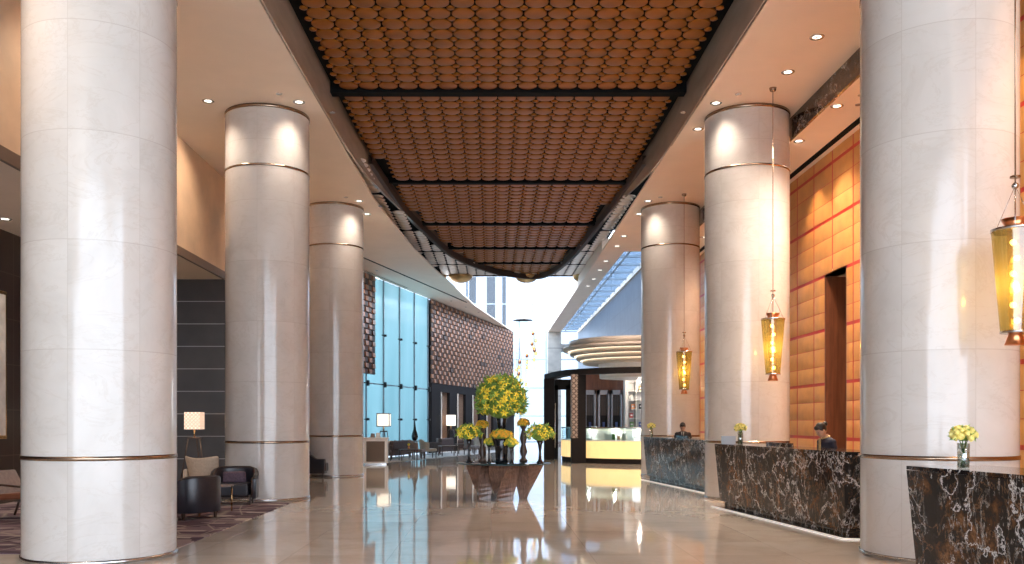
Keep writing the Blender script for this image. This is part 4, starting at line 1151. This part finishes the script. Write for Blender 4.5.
for (x, y, z, lab) in ((-3.42, 37.4, .47, 'tiny vase with a yellow bloom on the low table before the brown sofa'), (-1.35, 45.4, .5, 'tiny vase with a yellow bloom on the low table near the second lamp')):
    t = thing('bud_vase', lab, 'flower vase', (x, y, z)); MB().lathe([(.0001, 0), (.04, 0), (.045, .06), (.025, .12), (.03, .14), (.0001, .13)], 12).build('vase', 'book_orange', t)
    b_ = rose_mesh(.07).build('blossom', 'petal', t); b_.location = (0, 0, .18)

# ------------------------------------------------------------------ cafe kiosk
CX, CY = 6.2, 37.2
def arc(r, a0, a1, n=24, c=(CX, CY)): return [(c[0]+r*math.cos(a0+(a1-a0)*k/n), c[1]+r*math.sin(a0+(a1-a0)*k/n)) for k in range(n+1)]
a0, a1 = math.radians(165), math.radians(285)
t = thing('cafe_counter', 'curved cafe counter with backlit golden front and glass display case', 'counter', (CX, CY, 0))
rel = lambda pts: [(p[0]-CX, p[1]-CY) for p in pts]
MB().strip(rel(arc(3.2, a0, a1)), 0, .20, .12).build('base', 'charcoal', t)
MB().strip(rel(arc(3.25, a0, a1)), .20, .86, .08).build('lit_front', 'gold_lit', t)
MB().strip(rel(arc(3.1, a0, a1)), .0, .84, .2).build('body', 'charcoal', t)
MB().strip(rel(arc(2.95, a0, a1)), .86, .90, .66).build('case_floor', 'white', t)
MB().strip(rel(arc(3.27, a0, a1)), .90, 1.36, .012).build('front_glass', 'case_glass', t)
MB().strip(rel(arc(2.97, a0, a1)), 1.36, 1.385, .66).build('case_top', 'case_glass', t)
MB().strip(rel(arc(3.27, a0, a1)), 1.36, 1.40, .03).build('top_rail', 'bronze', t)
MB().strip(rel(arc(2.66, a0, a1)), 0.0, 1.40, .03).build('back_panel', 'white', t)
cs = MB()
for k in range(7):
    a = a0+(a1-a0)*k/6; x, y = 3.27*math.cos(a), 3.27*math.sin(a); cs.box(x-.012, y-.012, .90, x+.012, y+.012, 1.37)
cs.build('case_posts', 'steel', t)
MB().strip(rel(arc(2.75, a0, a1)), 1.28, 1.30, .06).build('case_light', 'cove', t)
for d_ in (190, 215, 240, 262):
    a = math.radians(d_); point(t, (2.85*math.cos(a), 2.85*math.sin(a), 1.26), 7, (1, .95, .88), .05, 'case_bulb')
# goods in the display case
goods = [(232, 'paper', .30, .24, 'white cake box standing in the display case'), (236, 'green_card', .09, .24, 'green card standing in the display case'),
         (240, 'book_orange', .10, .16, 'small orange packet in the display case'), (244, 'paper', .14, .26, 'narrow white card in the display case'),
         (256, 'paper', .34, .28, 'wide white cake box at the right of the display case'), (262, 'book_red', .16, .05, 'small red cakes on a white tray in the display case')]
for d_, m_, w_, h_, lab in goods:
    a = math.radians(d_+4); t = thing('display_item', lab, 'box', (CX+2.98*math.cos(a), CY+2.98*math.sin(a), .90), a+PI/2)
    MB().box(-w_/2, -.03, .02, w_/2, .05, h_).build('body', m_, t, bevel=.004); MB().box(-w_/2-.04, -.14, 0, w_/2+.04, .09, .02).build('tray', 'white', t)
# dark frame of the kiosk
t = thing('cafe_kiosk', 'dark curved portal frame around the cafe with filigree panel', 'kiosk', (CX, CY, 0))
fr_pts = [(2.52, 38.9), (2.66, 38.0), (2.80, 37.0), (3.0, 36.1), (3.35, 35.3), (4.0, 34.55), (4.8, 34.0), (5.7, 33.7), (6.6, 33.6)]
fl = rel(smooth_line(fr_pts, 4))
MB().strip(fl, 3.44, 3.66, .45).build('top_beam', 'charcoal', t)
MB().box(2.28-CX, 38.3-CY, 0, 2.70-CX, 38.9-CY, 3.45).build('left_post', 'charcoal', t)
MB().box(3.36-CX, 34.85-CY, 0, 3.68-CX, 35.3-CY, 3.45).build('right_post', 'charcoal', t)
MB().box(3.12-CX, 34.80-CY, .0, 3.36-CX, 35.3-CY, .98).build('post_foot', 'charcoal', t)
MB().box(3.12-CX, 34.80-CY, .98, 3.36-CX, 35.3-CY, 3.45).build('filigree_panel', 'filigree', t)
MB().box(2.75-CX, 38.9-CY, 0, 2.9-CX, 39.1-CY, 3.2).box(3.25-CX, 38.9-CY, .0, 3.65-CX, 39.1-CY, 3.2).box(2.75-CX, 38.9-CY, 3.0, 3.65-CX, 39.1-CY, 3.44).build('door_frame', 'charcoal', t)
MB().tube([(2.72-CX, 38.2-CY, .5), (2.72-CX, 38.2-CY, 2.4)], .03, 8).build('door_handle', 'steel', t)
# stepped round canopy
t = thing('stepped_canopy', 'round stepped cream canopy with glowing coves above the cafe', 'canopy', (CX, CY, 0))
steps = [(2.95, 4.66, 4.92), (3.22, 4.50, 4.66), (2.92, 4.31, 4.50), (2.66, 4.13, 4.31), (2.40, 3.98, 4.13)]
for i, (r, z0, z1) in enumerate(steps):
    MB().lathe([(.0001, z0), (r-.06, z0), (r, z0+.03), (r, z1-.004), (.0001, z1-.004)], 72).build('tier', 'canopy', t)
    if i > 1: MB().lathe([(r+.005, z1-.012), (r+.10, z1-.006), (r+.10, z1-.001), (r+.005, z1-.001)], 72).build('cove_light', 'cove', t)
for a, r in ((3.6, 1.5), (4.4, 1.6), (5.0, 1.3), (2.9, 1.2), (4.1, .5)):
    MB().lathe([(.0001, 3.972), (.09, 3.97), (.09, 3.98)], 16, (r*math.cos(a), r*math.sin(a), 0)).build('canopy_light', 'down', t)
spot(t, (0, 0, 3.95), 260, WARM2, 2.6, .7, .3)
MB().lathe([(1.7, 3.4), (1.75, 3.98)], 40).build('neck', 'white', t)
# back wall of the cafe
cb = MB(); cb.box(4.2, 41.2, 3.0, 6.4, 41.4, 3.9, 0)
cb.box(3.9, 41.3, 0, 7.0, 41.45, 3.0, 0)
struct('wall_cafe_back', cb, 'wood_panel')
for k, x in enumerate((4.30, 4.92, 5.50)):
    t = thing('wall_portal', ['grey portal nearest the filigree post on the cafe back wall', 'middle grey portal on the cafe back wall', 'grey portal nearest the shelves on the cafe back wall'][k], 'portal', (x, 41.1, 0), 0, 'grey portals on the cafe back wall')
    MB().box(-.05, -.25, 0, .03, .12, 3.05).build('left_jamb', 'grey_frame', t); MB().box(.38, -.25, 0, .46, .12, 3.05).build('right_jamb', 'grey_frame', t)
    MB().box(-.05, -.25, 2.85, .46, .12, 3.05).build('lintel', 'grey_frame', t); MB().box(.03, .1, 0, .38, .14, 2.85).build('dark_panel', 'wood_dark', t)
    t = thing('appliance', ['black appliance standing in the first cafe portal', 'black appliance standing in the middle cafe portal', 'black appliance standing in the portal by the shelves'][k], 'appliance', (x+.2, 41.0, 0))
    MB().box(-.15, -.1, 0, .15, .1, 1.9).build('body', 'charcoal', t, bevel=.01); MB().box(-.05, -.11, 1.3, .05, -.101, 1.6).build('display', 'book_blue', t)
# white shelf unit
t = thing('display_shelf', 'white shelf unit with boxes and bottles right of the cafe portals', 'shelf', (6.35, 40.0, 0))
MB().box(-.42, -.2, 0, -.28, .3, 3.6).build('left_side', 'white', t); MB().box(.6, -.2, 0, .7, .3, 3.6).build('right_side', 'white', t); MB().box(.06, -.2, 0, .10, .3, 3.6).build('divider', 'white', t)
MB().box(-.42, .28, 0, .7, .32, 3.6).build('back', 'white', t)
for z in (1.35, 1.75, 2.15, 2.55, 2.95, 3.35): MB().box(-.28, -.18, z, .6, .28, z+.03).build('shelf', 'white', t)
G2 = 'small goods on the white cafe shelves'
gl = [(-.12, 1.78, 'book_red', 'dark red packet on the second white cafe shelf'), (-.05, 2.18, 'book_orange', 'orange packet on the third white cafe shelf'), (-.12, 2.58, 'paper', 'white tin on the fourth white cafe shelf'),
      (.30, 1.38, 'book_blue', 'blue packet on the lowest visible cafe shelf'), (-.1, 1.38, 'green_card', 'green packet on the lowest visible cafe shelf'), (.3, 2.18, 'charcoal', 'black tin on the third white cafe shelf'), (.3, 2.98, 'brass', 'golden tin on the fifth white cafe shelf')]
for dx, z, m_, lab in gl:
    t = thing('packet', lab, 'packet', (6.35+dx, 39.98, z), 0, G2)
    MB().box(-.08, -.05, 0, .08, .05, .22).build('box', m_, t, bevel=.006); MB().box(-.05, -.052, .08, .05, -.051, .15).build('face_label', 'paper', t)
point(thing('shelf_light', 'small warm light over the white cafe shelves', 'light', (6.5, 39.2, 3.3)), (0, 0, 0), 22, WARM2, .1)
MB().ball((6.5, 39.2, 3.35), .05, 10, 8).build('shade', 'down', bpy.data.objects['shelf_light'], loc=(-6.5, -39.2, -3.3))

# ------------------------------------------------------------------ cascading chandelier
CHX, CHY = 2.05, 58.0
t = thing('chandelier', 'cascade of small amber glass cups hanging from a thin ring before the far window', 'chandelier', (CHX, CHY, 0))
MB().lathe([(.62, 8.16), (.66, 8.16), (.66, 8.20), (.62, 8.20), (.62, 8.16)], 40).build('ring', 'white', t)
wr = MB()
cr = [(155,250),(168,285),(157,315),(162,330),(168,345),(160,375),(127,355),(127,385),(127,410),(92,385),(90,410),(78,422),(88,440),(83,455),(122,490),(150,300),(100,470)]
for i, (a, c) in enumerate(cr):
    u, v = 500+a/4.7, 280+c/4.7
    yy = R.uniform(-.4, .4); X = (u-491)/900*(CHY+yy)-CHX; Z = 1.6+(422-v)*(CHY+yy)/900
    MB().lathe([(.05, -.13), (.09, -.10), (.10, .0), (.07, .12), (.03, .14), (.0001, .14)], 12, (X, yy, Z)).build('glass_cup', 'copper' if i % 3 == 0 else 'amber_glass', t)
    MB().ball((X, yy, Z-.02), .05, 8, 6).build('bulb', 'cove', t)
    wr.tube([(X, yy, Z+.13), (X, yy, 8.16)], .008, 4); wr.tube([(X, yy, 8.16), (0, 0, 15.2)], .004, 4)
wr.build('suspension_wires', 'steel', t)

# ------------------------------------------------------------------ render look
vs_ = scene.view_settings; scene.display_settings.display_device = 'sRGB'
vs_.view_transform = 'Standard'; vs_.look = 'None'; vs_.gamma = 1; vs_.exposure = 1.34; vs_.use_curve_mapping = False
cy = scene.cycles
cy.use_denoising = True; cy.max_bounces = 8; cy.diffuse_bounces = 4; cy.glossy_bounces = 4; cy.transparent_max_bounces = 16; cy.transmission_bounces = 4
cy.sample_clamp_indirect = 4; cy.caustics_reflective = False; cy.caustics_refractive = False
